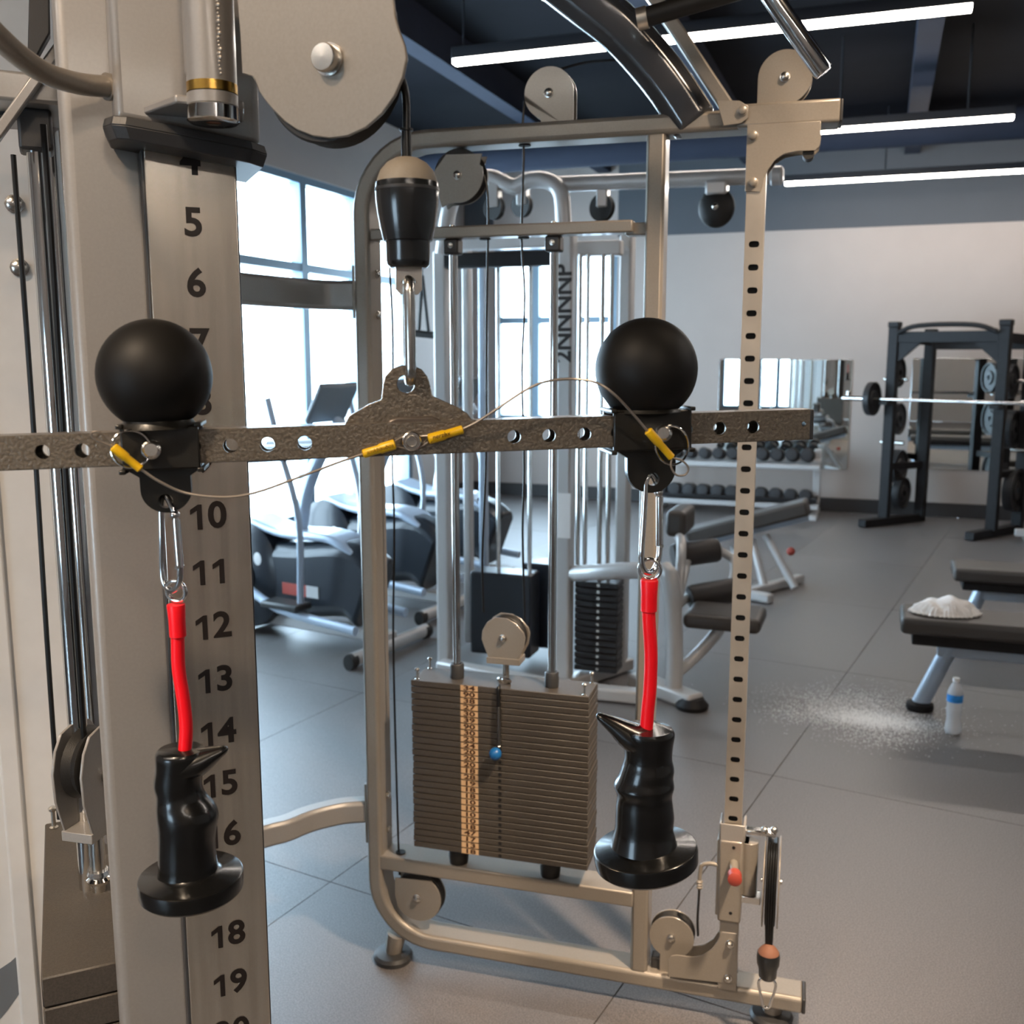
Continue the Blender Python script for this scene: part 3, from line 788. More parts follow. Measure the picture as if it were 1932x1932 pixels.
obj('coil', mbc, 'zinc', sp_)

# ================================================================ left tower (frame LF), part of the same machine
PL0, PL1 = -.0505, .0425
def PLt(nm, mb, m='silver', parent=tr, **k): return obj(nm, mb, m, parent, LF, **k)
up = PLt('upright', MB().box(-.129, -.043, .030, .086, .08, 2.45), bevel=.012, seg=4)
ch_ = PLt('scale_channel', MB().box(PL0 - .003, PL1 + .002, .003, .088, .12, 2.4), 'darkplastic', bevel=.002)
spl = PLt('scale_plate', MB().box(PL0, PL1, 0, .003, .14, 2.4), 'plate_steel', bevel=.0012)
DZ = (1.737 - 0.843) / 14
for nmb in range(2, 30):
    zc = 1.737 - (nmb - 5) * DZ
    if zc < .3: break
    s_n = str(nmb); mbn = MB()
    for q_, ch_c in enumerate(s_n):
        xo = -.004 + (q_ - (len(s_n) - 1) / 2) * .0215
        if ch_c == '1':
            g1 = [(-.0005, -.0142), (.0050, -.0142), (.0050, .0142), (.0008, .0142), (-.0078, .0086), (-.0078, .0030), (-.0005, .0072)]
            mbn.plate([(xo + a_, zc + b_) for a_, b_ in g1], -.0007, .0002)
        else:
            t_b = text_mb(ch_c, .0415, (xo, -.0004, zc), (1, 0, 0), (0, 0, 1), .0003, .0011)
            mbn.add(t_b.v, t_b.f)
    obj('scale_number', mbn, 'ink', spl, LF)
PLt('tower_base', MB().box(-.3, .12, -.05, .65, .03, .08), bevel=.008)
for cx_, cy_ in ((-.25, .0), (.07, .0), (-.25, .6), (.07, .6)):
    PLt('foot', MB().lathe([(.04, 0), (.04, .015), (.03, .03)], (cx_, cy_, 0), n=20), 'darkplastic')
shr = PLt('rear_panel', MB().box(-.75, .10, .600, .608, .08, 2.45), 'panel', bevel=.002)
PLt('panel_rib', MB().box(-.275, -.245, .592, .602, .08, 2.45), 'panel', bevel=.004)
# curved stripe graphic
def stripe(pts_out, pts_in, m):
    obj('stripe_graphic', MB().prism(pts_out + pts_in[::-1], lambda a, b: V((a, .5993, b)), lambda a, b: V((a, .6005, b))), m, shr, LF)
M['stripe'] = mat('slate_stripe', (0.13, 0.145, 0.16), 0.45)
c0 = [(p.x, p.z) for p in (LF.uv(px, py, .5993) for px, py in ((-40, 1848), (-10, 1835), (20, 1815), (42, 1795), (52, 1780)))]
c1 = [(p.x, p.z) for p in (LF.uv(px, py, .5993) for px, py in ((-40, 1960), (-10, 1935), (15, 1905), (40, 1870), (56, 1838)))]
stripe(c0, c1, 'stripe')
for px, py in ((27, 385), (37, 505)):
    p = LF.uv(px, py, .599); bolt(tr, (p.x, .599, p.z), (0, -1, 0), .011, .012, 'zinc', 'bolt', LF)
rx, ry = -.154, .30
PLt('guide_rod', MB().cyl((rx, ry, .80), (rx, ry, 1.86), .0125, n=20), 'chrome')
PLt('guide_rod', MB().cyl((rx + .02, ry + .10, .80), (rx + .02, ry + .10, 1.9), .0115, n=20), 'chrome')
PLt('rod_bracket', MB().box(rx - .02, rx + .02, ry - .02, ry + .03, 1.85, 1.90), 'darkplastic', bevel=.004)
PLt('rod_mount', MB().box(rx - .06, rx + .05, ry - .05, ry + .13, 1.90, 1.935), 'silver', bevel=.004)
cable(tr, [LF.uv(25, 292, .33), LF.uv(60, 760, .33), LF.uv(88, 1200, .33), LF.uv(112, 1545, .33)], .0034, sp=LF)
cable(tr, [LF.uv(82, 235, .27), LF.uv(98, 460, .27), LF.uv(122, 860, .27), LF.uv(160, 1420, .27)], .004, sp=LF)
PLt('cable_grommet', MB().lathe([(.016, -.004), (.016, .001)], (LF.x(25, 292, .33), .33, 1.90), n=16), 'hole')
g_ = [LF.uv(px, py, .2) for px, py in ((56, -60), (93, -60), (95, 62), (68, 110), (52, 98))]
PLt('cable_guard', MB().plate([(p.x, p.z) for p in g_], .2, .225), 'darkplastic', bevel=.002)
a = LF.uv(-15, 268, .24); b = LF.uv(112, 90, .24)
PLt('diagonal_brace', MB().bar(a, b, .012, .02), 'silver', bevel=.002)

# ---- left weight stack
lw = Frame(LF.w(-.152, .315, .10), LF.rz)
ls = thing('weight_stack', lw, 'dark weight stack inside the left tower, seen from above at the lower left', 'weight stack', 'weight stacks')
topz = .85 - .10; npl = 18; hh_ = topz / npl
for i in range(npl):
    z_ = i * hh_
    jx = random.uniform(-.001, .001)
    obj('weight_plate', MB().box(-.062 + jx, .062 + jx, -.222, .225, z_ + .001, z_ + hh_ - .001), 'weight', ls, bevel=.002, seg=1)
for cx_, cy_ in ((-.048, .205), (.040, -.205), (.052, -.205)):
    obj('corner_pin', MB().lathe([(.007, 0), (.0035, .002), (.0035, .026), (.0065, .028), (.007, .032), (.003, .035)], (cx_, cy_, topz), n=12), 'zinc', ls)
# pulley block on the stack
obj('lift_stem', MB().cyl((.012, -.03, topz - .005), (.012, -.03, topz + .09), .010, n=18), 'zinc', ls)
obj('stem_collar', MB().lathe([(.015, 0), (.017, .005), (.013, .009), (.016, .013), (.014, .018)], (.012, -.03, topz + .012), n=18), 'chrome', ls)
bf = Frame(lw.w(.012, -.03, topz + .09), LF.rz + radians(52))
obj('yoke_base', MB().box(-.04, .04, -.024, .024, 0, .014), 'silver', ls, bf, bevel=.001)
cov = [(-.036, .012), (.036, .012), (.05, .06), (.052, .10), (.044, .13), (.03, .15), (.0, .158), (-.03, .15), (-.044, .13), (-.052, .10), (-.05, .06)]
for ya in (-.024, .020):
    obj('pulley_cover', MB().plate(cov, ya, ya + .004), 'silver', ls, bf, bevel=.0008, seg=1)
obj('pulley_wheel', MB().lathe([(.01, -.014), (.046, -.014), (.05, -.011), (.044, 0), (.05, .011), (.046, .014), (.01, .014)], (0, 0, .1), (0, 1, 0), 30), 'rubber', ls, bf)
bolt(ls, (0, -.024, .085), (0, -1, 0), .010, .012, 'zinc', 'axle_bolt', bf)

# ================================================================ upper pulley carriage on the left tower
zc0 = 1.832
kfr = Frame(LF.w(0, -.03, zc0 - .03), LF.rz)
ucar = thing('pulley_carriage', kfr, 'upper pulley carriage with large round pulley housing on the numbered column', 'pulley', 'adjustable pulley carriages')
def C(nm, mb, m='silver', sp=LF, parent=ucar, **k): return obj(nm, mb, m, parent, sp, **k)
C('carriage_shell', MB().prism([(-.078, -.030), (.066, -.030), (.066, .10), (PL1 + .005, .10), (PL1 + .005, -.002), (PL0 - .006, -.002), (PL0 - .006, .027), (-.078, .027)],
  lambda a, b: V((a, b, zc0 - .11 * (a + .078))), lambda a, b: V((a, b, 2.35))), bevel=.008, seg=3)
cap_o = [(-.086, .028), (-.090, -.012), (-.083, -.034), (-.07, -.042), (0.0, -.046), (.055, -.042), (.072, -.03), (.072, .09), (PL1 + .004, .09), (PL1 + .004, -.0015), (PL0 - .005, -.0015), (PL0 - .005, .028)]
cb = .014
C('carriage_bumper', MB().prism(cap_o, lambda a, b: V((a * .94, b * .9, zc0 - .020 - .11 * (a + .078))), lambda a, b: V((a, b, zc0 - .007 - .11 * (a + .078)))).prism(cap_o, lambda a, b: V((a, b, zc0 - .007 - .11 * (a + .078))), lambda a, b: V((a * .97, b * .95, zc0 + .002 - .11 * (a + .078)))), 'darkplastic', bevel=.001, angle=25)
# swivel tube
sy = -.092
stp = LF.uv(400, 160, sy)
sx, sz = stp.x, stp.z
sr = LF.scale(400, 160, sy) * 47
C('swivel_tube', MB().cyl((sx, sy, sz), (sx, sy, 2.35), sr, n=36))
C('swivel_web', MB().box(sx - .018, sx + .018, sy, -.028, sz + .02, 2.35), bevel=.003)
def szz(py): return LF.uv(400, py, sy).z
C('brass_bushing', MB().lathe([(sr * .9, szz(178)), (sr * 1.02, szz(178)), (sr * 1.02, sz), (sr * .9, sz)], (sx, sy, 0), n=36), 'brass')
C('swivel_collar', MB().lathe([(sr * .9, szz(201)), (sr * 1.02, szz(201)), (sr * 1.02, szz(180)), (sr * .9, szz(180))], (sx, sy, 0), n=36))
C('swivel_cap', MB().lathe([(sr * .30, szz(232)), (sr * .42, szz(233)), (sr * .95, szz(233)), (sr * 1.06, szz(229)), (sr * 1.06, szz(204)), (sr * 1.0, szz(201))], (sx, sy, 0), n=36, cap=False), 'chrome')
C('cap_screw', MB().cyl((sx, sy, szz(230)), (sx, sy, szz(224)), sr * .42, n=24), 'cork')
# lug carrying the swivel
C('swivel_lug', MB().prism([(sx - .06, -.028), (sx - .035, sy - .0), (sx + .03, sy), (sx + .04, -.028)], lambda a, b: V((a, b, szz(200))), lambda a, b: V((a, b, szz(184)))), bevel=.002)
# side handle
hp_ = [LF.uv(px, py, y) for px, py, y in ((207, 164, -.005), (150, 158, -.02), (90, 140, -.05), (40, 108, -.08), (-5, 68, -.11), (-60, 10, -.13))]
C('side_handle', MB().tube(hp_, .0105, 14, 6), 'champ')
C('handle_boss', MB().cyl(hp_[0], hp_[0] + (hp_[1] - hp_[0]) * .12, .0135, n=18), 'champ')
# pulley housing: two plates and the wheel
swp = LF.w(sx, sy, sz)
hang = W(772, 300, .955)
dv = V((hang.x - swp.x, hang.y - swp.y, 0))
PF = Frame((swp.x, swp.y, 0), atan2(dv.y, dv.x))
trace = [(440, -80), (452, 60), (456, 138), (463, 140), (474, 143), (482, 155), (488, 172), (500, 190), (515, 208), (535, 228), (560, 245), (590, 257), (622, 261), (655, 257), (690, 241), (720, 215), (745, 180), (760, 145), (767, 110), (763, 85), (752, 55), (745, 30), (742, 0), (740, -80)]
FY = -.017
o2 = [PF.uv(px, py, FY) for px, py in trace]
o2 = [(p.x, p.z) for p in o2]
o3 = [(p.x, p.z) for p in [PF.uv(px - (14 if px > 600 else 0), py, .013) for px, py in trace]]
for ya, oo in ((FY, o2), (.013, o3)):
    C('pulley_housing_plate', MB().plate(oo, ya, ya + .004), 'champ', PF, bevel=.0012)
cw = PF.uv(628, 128, 0); rw = abs(PF.uv(628, 277, 0).z - cw.z)
C('pulley_wheel', MB().lathe([(.012, -.0135), (rw * .97, -.0135), (rw, -.010), (rw * .93, 0), (rw, .010), (rw * .97, .0135), (.012, .0135)], (cw.x, 0, cw.z), (0, 1, 0), 56), 'rubber', PF)
pb = PF.uv(622, 113, FY)
C('axle_bolt', MB().lathe([(.0145, 0), (.0145, .003), (.0125, .003), (.0125, .011), (.0115, .0125), (0, .0128)], (pb.x, FY, pb.z), (0, -1, 0), 28, cap=False), 'zinc', PF)
# weld beads along the swivel
mbw = MB()
for i in range(22):
    zz_ = sz + .004 + i * .0036
    mbw.sphere((sr * 1.02 + random.uniform(-.0012, .0012), FY - .0005, zz_), random.uniform(.0012, .0026), 8, 6, (1.2, .7, 1.0))
C('weld_bead', mbw, 'champ', PF)

# ================================================================ cable, stop and hook that carry the bar
bc = W(776, 828, .955)
ang = radians(10.5)
B0 = Frame((bc.x, bc.y, bc.z), ang)
pa = B0.uv(0, 856); pbx = B0.uv(1530, 801)
BF = Frame((bc.x, bc.y, bc.z), ang, -atan2(pbx.z - pa.z, pbx.x - pa.x))
HY = .014                                   # middle plane of the hanging assembly
def hz_(py, px=771): return B0.uv(px, py, HY).z + 0
def hx_(px, py): return B0.uv(px, py, HY).x
SF = Frame(B0.w(hx_(771, 540), HY, B0.uv(771, 505, HY).z), ang)
axx = hx_(771, 540)
def hs(px, py): return B0.scale(px, py, HY)
st = thing('cable_stop', SF, 'large black bulb shaped cable stop above the hanging bar', 'cable stop', 'cable stops')
def prof(lst, px=771):
    z0_ = hz_(505)
    return [(r_ * hs(px, y_), hz_(y_) - z0_) for r_, y_ in lst]
obj('cap', MB().lathe(prof([(57.5, 350), (56, 338), (50, 322), (38, 308), (22, 299), (8, 296)]), n=40), 'bulbcap', st)
obj('stop_body', MB().lathe(prof([(34, 506), (40, 500), (41.5, 490), (42, 460), (43, 456), (46, 455), (52, 430), (57, 400), (59.5, 378), (60, 358), (58.5, 345), (40, 343)]), n=40), 'bulb', st)
obj('seam_ring', MB().lathe(prof([(60.4, 362), (60.6, 359), (60.4, 356)]), n=40, cap=False), 'darkplastic', st)
obj('ferrule', MB().lathe(prof([(10, 318), (9.5, 262), (9, 248), (13, 247), (13, 243), (8, 242)]), n=18), 'cable', st)
wv = PF.w(cw.x + rw * .96, 0, cw.z); wl_ = SF.l(wv)
tp = V((0, 0, hz_(244) - hz_(505)))
obj('cable', MB().tube([tp + V((0, 0, -.01)), tp + V((0, 0, .03)), V((wl_.x, wl_.y, wl_.z)), V((wl_.x - .002, wl_.y, wl_.z + .04))], .0036, 10, 5), 'cable', st)
lgz = [hz_(503) - hz_(505), hz_(556) - hz_(505)]
lw_ = 24.5 * hs(771, 530)
hlz = hz_(532) - hz_(505)
lug_o = [(-lw_, lgz[0] + .004), (-lw_, lgz[1] + .004), (-lw_ + .004, lgz[1]), (lw_ - .004, lgz[1]), (lw_, lgz[1] + .004), (lw_, lgz[0] + .004)]
obj('eye_lug', MB().plate(lug_o, -.005, .005, [arc(0, hlz, .0058, 0, 337.5, 15)]), 'zinc', st, bevel=.0012)
# oval hook, seen edge on
hkf = Frame(SF.w(0, 0, hlz), ang + radians(88))
oh = thing('snap_hook', hkf, 'long oval steel snap hook joining cable stop and hanger plate', 'snap hook', 'snap hooks')
zlow = hz_(716) - hz_(532); ztop = .0
wv_ = .013
pth = [V((wv_ * cos(radians(a)), 0, -.011 + wv_ * sin(radians(a)))) for a in range(0, 181, 20)] + [V((wv_ * cos(radians(a)), 0, zlow + .011 + wv_ * sin(radians(a)))) for a in range(180, 361, 20)]
obj('hook_body', MB().tube(pth, .0052, 14, closed=True), 'zinc', oh)
obj('gate_sleeve', MB().cyl((wv_, 0, zlow * .35), (wv_, 0, zlow * .75), .0056, n=16), 'zinc', oh)

# ================================================================ the hanging bar
bar = thing('cable_bar', BF, 'hammertone steel bar with punched holes hanging horizontally from the cable', 'bar')
def bx(px, py, y=0.0): return BF.uv(px, py, y)
BH = .0155; BD = .028
xL = bx(-120, 860).x; xR = bx(1528, 801).x
holes = []
for px, py in ((80, 853), (155, 851), (225, 849), (365, 843), (435, 842), (505, 840), (575, 837), (970, 827), (1036, 825), (1103, 822), (1165, 819), (1295, 812), (1358, 809), (1421, 807)):
    p = bx(px, py); holes.append((p.x, p.z * .5, .0066))
p = bx(1517, 800); holes.append((p.x, p.z, .0026))
hl = [arc(x_, z_, r_, 0, 345, 23) for x_, z_, r_ in holes]
ol = [(xL, -BH + .001), (xR, -BH + .001), (xR, BH - .001), (xL, BH - .001)]
t_ = .0028
obj('bar_tube', MB().plate(ol, 0, t_, hl).plate(ol, BD - t_, BD, hl).box(xL, xR, .0007, BD - .0007, BH - t_, BH).box(xL, xR, .0007, BD - .0007, -BH, -BH + t_), 'hammer', bar)
obj('end_cap', MB().box(xR, xR + .0045, .0, BD, -BH, BH), 'darkplastic', bar, bevel=.001)
hpts = [(650, 806), (659, 785), (672, 777), (696, 763), (720, 754), (723, 727), (727, 710), (740, 696), (758, 689), (779, 689), (796, 697), (807, 711), (812, 727), (816, 747), (839, 757), (862, 767), (882, 780), (892, 800)]
hy0 = .011
ho = [bx(px, py, hy0) for px, py in hpts]; ho = [(p.x, max(p.z, BH - .001)) for p in ho]
hc = bx(766, 725, hy0)
obj('hanger_plate', MB().plate(ho, hy0, hy0 + .006, [arc(hc.x, hc.z, .0083, 0, 345, 23)]), 'hammer', bar, bevel=.0008, seg=1)
wp = [bx(px, py, hy0) for px, py in ((728, 804), (734, 792), (748, 787), (815, 785), (828, 790), (836, 800))]
obj('weld_bead', MB().plate([(p.x, p.z) for p in wp], hy0 - .004, hy0 + .001), 'hammer2', bar, bevel=.003)
pb_ = bx(776, 832)
obj('washer', MB().lathe([(.0092, .002), (.0092, .0042), (.0082, .005), (.0055, .005)], (pb_.x, 0, pb_.z), (0, -1, 0), 28), 'zinc', bar)
obj('center_bolt', MB().lathe([(.0058, 0), (.0058, .0075), (.0052, .0085), (.0042, .0085), (.0040, .0075), (0, .0073)], (pb_.x, 0, pb_.z), (0, -1, 0), 24), 'zinc', bar)

# ================================================================ ball grips on the bar
def ball_grip(cpx, cpy, x0, x1, ztop, zbot, lugx, lugbot, hole, label):
    c = bx(cpx, cpy, HY)
    a = bx(x0, ztop, -.006); b = bx(x1, zbot, -.006)
    f = Frame(BF.w((a.x + b.x) / 2, HY, 0), ang, 0)
    t = thing('ball_grip', f, label, 'ball grip', 'ball grips on the bar')
    R_ = .0508
    obj('ball', MB().sphere((c.x, HY, c.z), R_, 48, 28), 'ball', t, BF)
    hw_ = (b.x - a.x) / 2; cx_ = (a.x + b.x) / 2
    Z0 = -.0195; Z1 = .0195
    mb = MB()
    # open box around the bar
    mb.box(a.x, b.x, -.0065, -.0012, Z0, Z1).box(a.x, b.x, BD + .0012, BD + .0065, Z0, Z1)
    mb.box(a.x, b.x, -.0065, BD + .0065, BH + .0008, Z1).box(a.x, b.x, -.0065, BD + .0065, Z0, -BH - .0008)
    obj('sleeve', mb, 'sleeve', t, BF, bevel=.002)
    mf = MB()
    for xx_ in (a.x, b.x):
        mf.box(xx_ - .003, xx_ + .003, -.009, BD + .009, Z1 - .001, Z1 + .003).box(xx_ - .003, xx_ + .003, -.009, BD + .009, Z0 - .003, Z0 + .001)
    obj('sleeve_flange', mf, 'sleeve', t, BF, bevel=.001)
    obj('neck', MB().lathe([(.036, Z1 - .002), (.031, Z1 + .004), (.029, Z1 + .010), (.031, Z1 + .018)], (c.x, HY, 0), n=32), 'sleeve', t, BF)
    l0 = bx(lugx[0], lugbot - 60, HY); l1 = bx(lugx[1], lugbot - 60, HY); lb = bx((lugx[0] + lugx[1]) / 2, lugbot, HY)
    lw2 = (l1.x - l0.x) / 2; lcx = (l0.x + l1.x) / 2
    out = [(lcx - lw2 - .012, Z0), (lcx - lw2, Z0 - .008)] + arc(lcx, lb.z + lw2 * .95, lw2, 180, 360, 18, lw2 * .95) + [(lcx + lw2, Z0 - .008), (lcx + lw2 + .012, Z0)]
    h_ = bx(hole[0], hole[1], HY)
    obj('lug', MB().plate(out, HY - .005, HY + .005, [arc(h_.x, h_.z, .0066, 0, 340, 17)]), 'sleeve', t, BF, bevel=.001)
    return t, c, h_
gl, cl, hl_ = ball_grip(292, 708, 224, 379, 800, 885, (265, 361), 966, (314, 944), 'black ball grip on the left of the bar in front of the numbered column')
gr, cr_, hr_ = ball_grip(1219, 697, 1158, 1305, 772, 850, (1181, 1272), 929, (1229, 903), 'black ball grip on the right of the bar beside the perforated end')
# ---- locking pins and lanyards
def yel(a, b, parent, sp, r=.0042):
    d = b - a; m_ = (a + b) / 2
    return obj('yellow_sleeve', MB().lathe([(r * .7, 0), (r, .001), (r, d.length * .45), (r * .82, d.length * .5), (r * .85, d.length - .001), (r * .5, d.length)], a, d, 14), 'yellow', parent, sp)
def locking_pin(px, py, rpx, rpy, rr, label):
    p = bx(px, py, -.0065); e = bx(px, py, -.028)
    f = Frame(BF.w(p.x, -.0065, p.z), ang)
    t = thing('locking_pin', f, label, 'locking pin', 'locking pins of the ball grips')
    q = V((p.x, -.0065, p.z)); e = V((e.x, -.028, e.z))
    obj('pin_head', MB().lathe([(.0085, 0), (.0085, .006), (.006, .008), (.0055, .015), (.0068, .0155), (.0068, .021), (.0055, .0225)], q, e - q, 24), 'zinc', t, BF)
    rc = bx(rpx, rpy, -.018)
    s_ = BF.scale(rpx, rpy, -.018)
    obj('split_ring', MB().torus(rc, rr * s_, .0011, V((.25, -1, .15)), 40, 8), 'chrome', t, BF)
    return t
locking_pin(285, 849, 247, 847, 37, 'steel locking pin with split ring in the left ball grip')
locking_pin(1252, 817, 1268, 840, 35, 'steel locking pin with split ring in the right ball grip')
def ly(lst): return [bx(px, py, y) for px, py, y in lst]
lf1 = Frame(BF.w(*bx(520, 900, -.02)), ang)
la = thing('pin_lanyard', lf1, 'thin wire lanyard with yellow sleeves sagging below the bar on the left', 'lanyard', 'pin lanyards')
wpts = ly([(264, 884, -.026), (300, 908, -.024), (350, 930, -.02), (420, 938, -.02), (480, 930, -.018), (560, 902, -.015), (640, 872, -.01), (690, 855, -.007)])
obj('wire', MB().tube(wpts, .00125, 8, 5), 'wire', la, BF)
a_, b_ = ly([(213, 843, -.028), (266, 886, -.026)]); yel(a_, b_, la, BF, .0044)
a_, b_ = ly([(746, 838, -.006), (684, 857, -.006)]); yel(a_, b_, la, BF, .0050)
obj('eye_loop', MB().tube(ly([(215, 843, -.028), (195, 836, -.03), (176, 826, -.032), (173, 817, -.033), (185, 815, -.033), (200, 824, -.031), (218, 842, -.029)]), .001, 8, 4), 'wire', la, BF)
obj('bolt_loop', MB().tube(ly([(745, 833, -.004), (760, 824, -.0012), (775, 819, -.0011), (786, 826, -.0011), (785, 841, -.0011), (774, 847, -.0012), (745, 843, -.004)]), .0010, 8, 4), 'wire', la, BF)
am, bm_ = ly([(700, 852, -.0112), (735, 842, -.0112)])
obj('print', text_mb('amkbisubos', .0055, (am + bm_) / 2, bm_ - am, (0, 0, 1), .0001), 'inkb', la, BF)
lf2 = Frame(BF.w(*bx(1060, 760, -.02)), ang)
la = thing('pin_lanyard', lf2, 'thin wire lanyard arching above the bar to the right ball grip', 'lanyard', 'pin lanyards')
wpts = ly([(870, 811, -.007), (900, 796, -.01), (940, 770, -.016), (990, 737, -.02), (1030, 720, -.024), (1080, 715, -.028), (1125, 722, -.040), (1160, 745, -.044), (1195, 782, -.036), (1224, 816, -.03)])
obj('wire', MB().tube(wpts, .00125, 8, 5), 'wire', la, BF)
a_, b_ = ly([(808, 829, -.006), (874, 810, -.006)]); yel(a_, b_, la, BF, .0050)
a_, b_ = ly([(1222, 812, -.03), (1268, 864, -.028)]); yel(a_, b_, la, BF, .0044)
obj('bolt_loop', MB().tube(ly([(808, 822, -.004), (792, 823, -.0012), (775, 821, -.0011), (767, 832, -.0011), (774, 845, -.0011), (792, 844, -.0012), (808, 834, -.004)]), .0010, 8, 4), 'wire', la, BF)
obj('eye_loop', MB().tube(ly([(1268, 862, -.028), (1266, 880, -.03), (1276, 896, -.03), (1292, 896, -.03), (1299, 884, -.03), (1288, 870, -.03), (1270, 864, -.028)]), .001, 8, 4), 'wire', la, BF)
am, bm_ = ly([(816, 826, -.0112), (850, 817, -.0112)])
obj('print', text_mb('nerzbx', .0062, (am + bm_) / 2, bm_ - am, (0, 0, 1), .0001), 'inkb', la, BF)

# ================================================================ carabiners, straps and joystick handles
def hanging(hole, car, ring, red, ferr, grip, horn, disc, rx_disc, tilt, rot, labels):
    hw = BF.w(hole.x, HY, hole.z)
    G = Frame(hw, 0.0)
    D0 = 0.0
    def g(px, py, y=0.0): return G.uv(px, py, y)
    # carabiner
    hgt = -g(car[0], car[2]).z + g(car[0], car[1]).z
    ctop = V((0, 0, .0))
    cf_ = Frame(hw, radians(rot))
    t = thing('carabiner', cf_, labels[0], 'carabiner', 'carabiners under the ball grips')
    h_ = hgt; w0 = .0125
    pth = [V((-w0 * .55, 0, -h_ * .02)), V((-w0 * .1, 0, .0045)), V((w0 * .5, 0, -.004)), V((w0 * .85, 0, -h_ * .18)), V((w0 * 1.0, 0, -h_ * .5)), V((w0 * 1.0, 0, -h_ * .82)), V((w0 * .55, 0, -h_ * .965)), V((0, 0, -h_)), V((-w0 * .6, 0, -h_ * .95)), V((-w0 * .85, 0, -h_ * .8)), V((-w0 * .7, 0, -h_ * .4)), V((-w0 * .62, 0, -h_ * .15))]
    obj('carabiner_body', MB().tube(pth, .0031, 12, 5, True), 'chrome', t)
    obj('gate', MB().cyl((w0 * .88, 0, -h_ * .2), (w0 * 1.0, 0, -h_ * .72), .0038, n=14), 'chrome', t)
    obj('gate_nose', MB().sphere((w0 * .78, 0, -h_ * .15), .0048, 14, 10), 'chrome', t)
    obj('gate_rivet', MB().cyl((w0, -.0045, -h_ * .72), (w0, .0045, -h_ * .72), .0018, n=10), 'zinc', t)
    # handle thing
    rc = g(*ring); hf = Frame(G.w(g(*disc).x, 0, g(disc[0], disc[1] + 30).z), 0.0)
    j = thing('joystick_handle', hf, labels[1], 'handle', 'joystick handles on red straps')
    s_ = G.scale(ring[0], ring[1])
    obj('strap_ring', MB().torus(rc, 20 * s_, .0021, V((.25, 1, .1)), 32, 10), 'chrome', j, G)
    pts_ = [g(px, py) for px, py in red]
    obj('red_tube', MB().tube(pts_, 12.7 * s_, 18, 6), 'red', j, G)
    fp = [g(px, py) for px, py in ferr]
    obj('ferrule', MB().lathe([(16.5 * s_, 0), (17 * s_, .001), (15.5 * s_, (fp[1] - fp[0]).length * .5), (15.5 * s_, (fp[1] - fp[0]).length - .001), (13.5 * s_, (fp[1] - fp[0]).length)], fp[0], fp[1] - fp[0], 24), 'red', j, G)
    # grip: lofted rings
    R = []
    sm = []
    for k_, (py, a, b) in enumerate(grip):
        p0 = g(a, py); p1 = g(b, py); sm.append(((p0 + p1) / 2, (p1.x - p0.x) / 2))
    cs_ = smoothpath([V((c.x, r_, c.z)) for c, r_ in sm], 4)
    for q in cs_:
        n_ = 28
        R.append([V((q.x + q.y * cos(2 * pi * i / n_), q.y * .92 * sin(2 * pi * i / n_), q.z)) for i in range(n_)])
    mb = MB().rings(R)
    # horn
    hp = [g(px, py) for px, py, _ in horn]; hr = [r_ * s_ for _, _, r_ in horn]
    hpp = smoothpath([V((p.x, 0, p.z)) for p in hp], 5); hrr = smoothpath([V((r_, 0, 0)) for r_ in hr], 5)
    R = []
    for i, p in enumerate(hpp):
        d = (hpp[min(i + 1, len(hpp) - 1)] - hpp[max(i - 1, 0)]).normalized()
        n0 = V((-d.z, 0, d.x)); r_ = hrr[i].x
        R.append([p + n0 * (r_ * cos(2 * pi * a / 20)) + V((0, 1, 0)) * (r_ * 1.35 * sin(2 * pi * a / 20)) for a in range(20)])
    e_ = hpp[-1]; d = (hpp[-1] - hpp[-2]).normalized()
    R.append([e_ + d * hrr[-1].x * .7 + (q - e_) * .45 for q in R[-1]])
    mb.rings(R)
    obj('grip', mb, 'blackgloss', j, G, angle=60)
    # thumb groove collar where the tube enters
    tpz = g(*red[-1])
    dc = g(*disc); rd = rx_disc * s_ * 1.0
    Td = Matrix.Rotation(radians(tilt), 3, 'Y')
    axd = Td @ V((0, 0, 1))
    th_ = 38 * s_
    obj('base_disc', MB().lathe([(rd * .55, -th_), (rd * .93, -th_), (rd * .985, -th_ * .85), (rd, -th_ * .3), (rd * .985, -th_ * .06), (rd * .955, 0), (rd * .62, .0008), (rd * .50, .005), (rd * .42, .013), (rd * .38, .022)], V((dc.x, 0, dc.z)), axd, 52), 'blackgloss', j, G)
hanging(hl_, (314, 938, 1108), (332, 1115), [(333, 1145), (335, 1200), (337, 1260), (346, 1320), (351, 1372), (348, 1432)], [(332, 1140), (336, 1202)],
        [(1413, 300, 384), (1422, 294, 387), (1450, 294, 384), (1478, 291, 380), (1500, 296, 386), (1522, 296, 404), (1540, 297, 411), (1560, 299, 408), (1585, 300, 405), (1610, 300, 406), (1640, 300, 410), (1655, 296, 416)],
        [(335, 1450, 32), (372, 1438, 28), (402, 1424, 17), (424, 1414, 8)],
        (360, 1648), 101, 0, -28, ('chrome carabiner under the left ball grip', 'black joystick handle on a red strap hanging over the numbered column'))
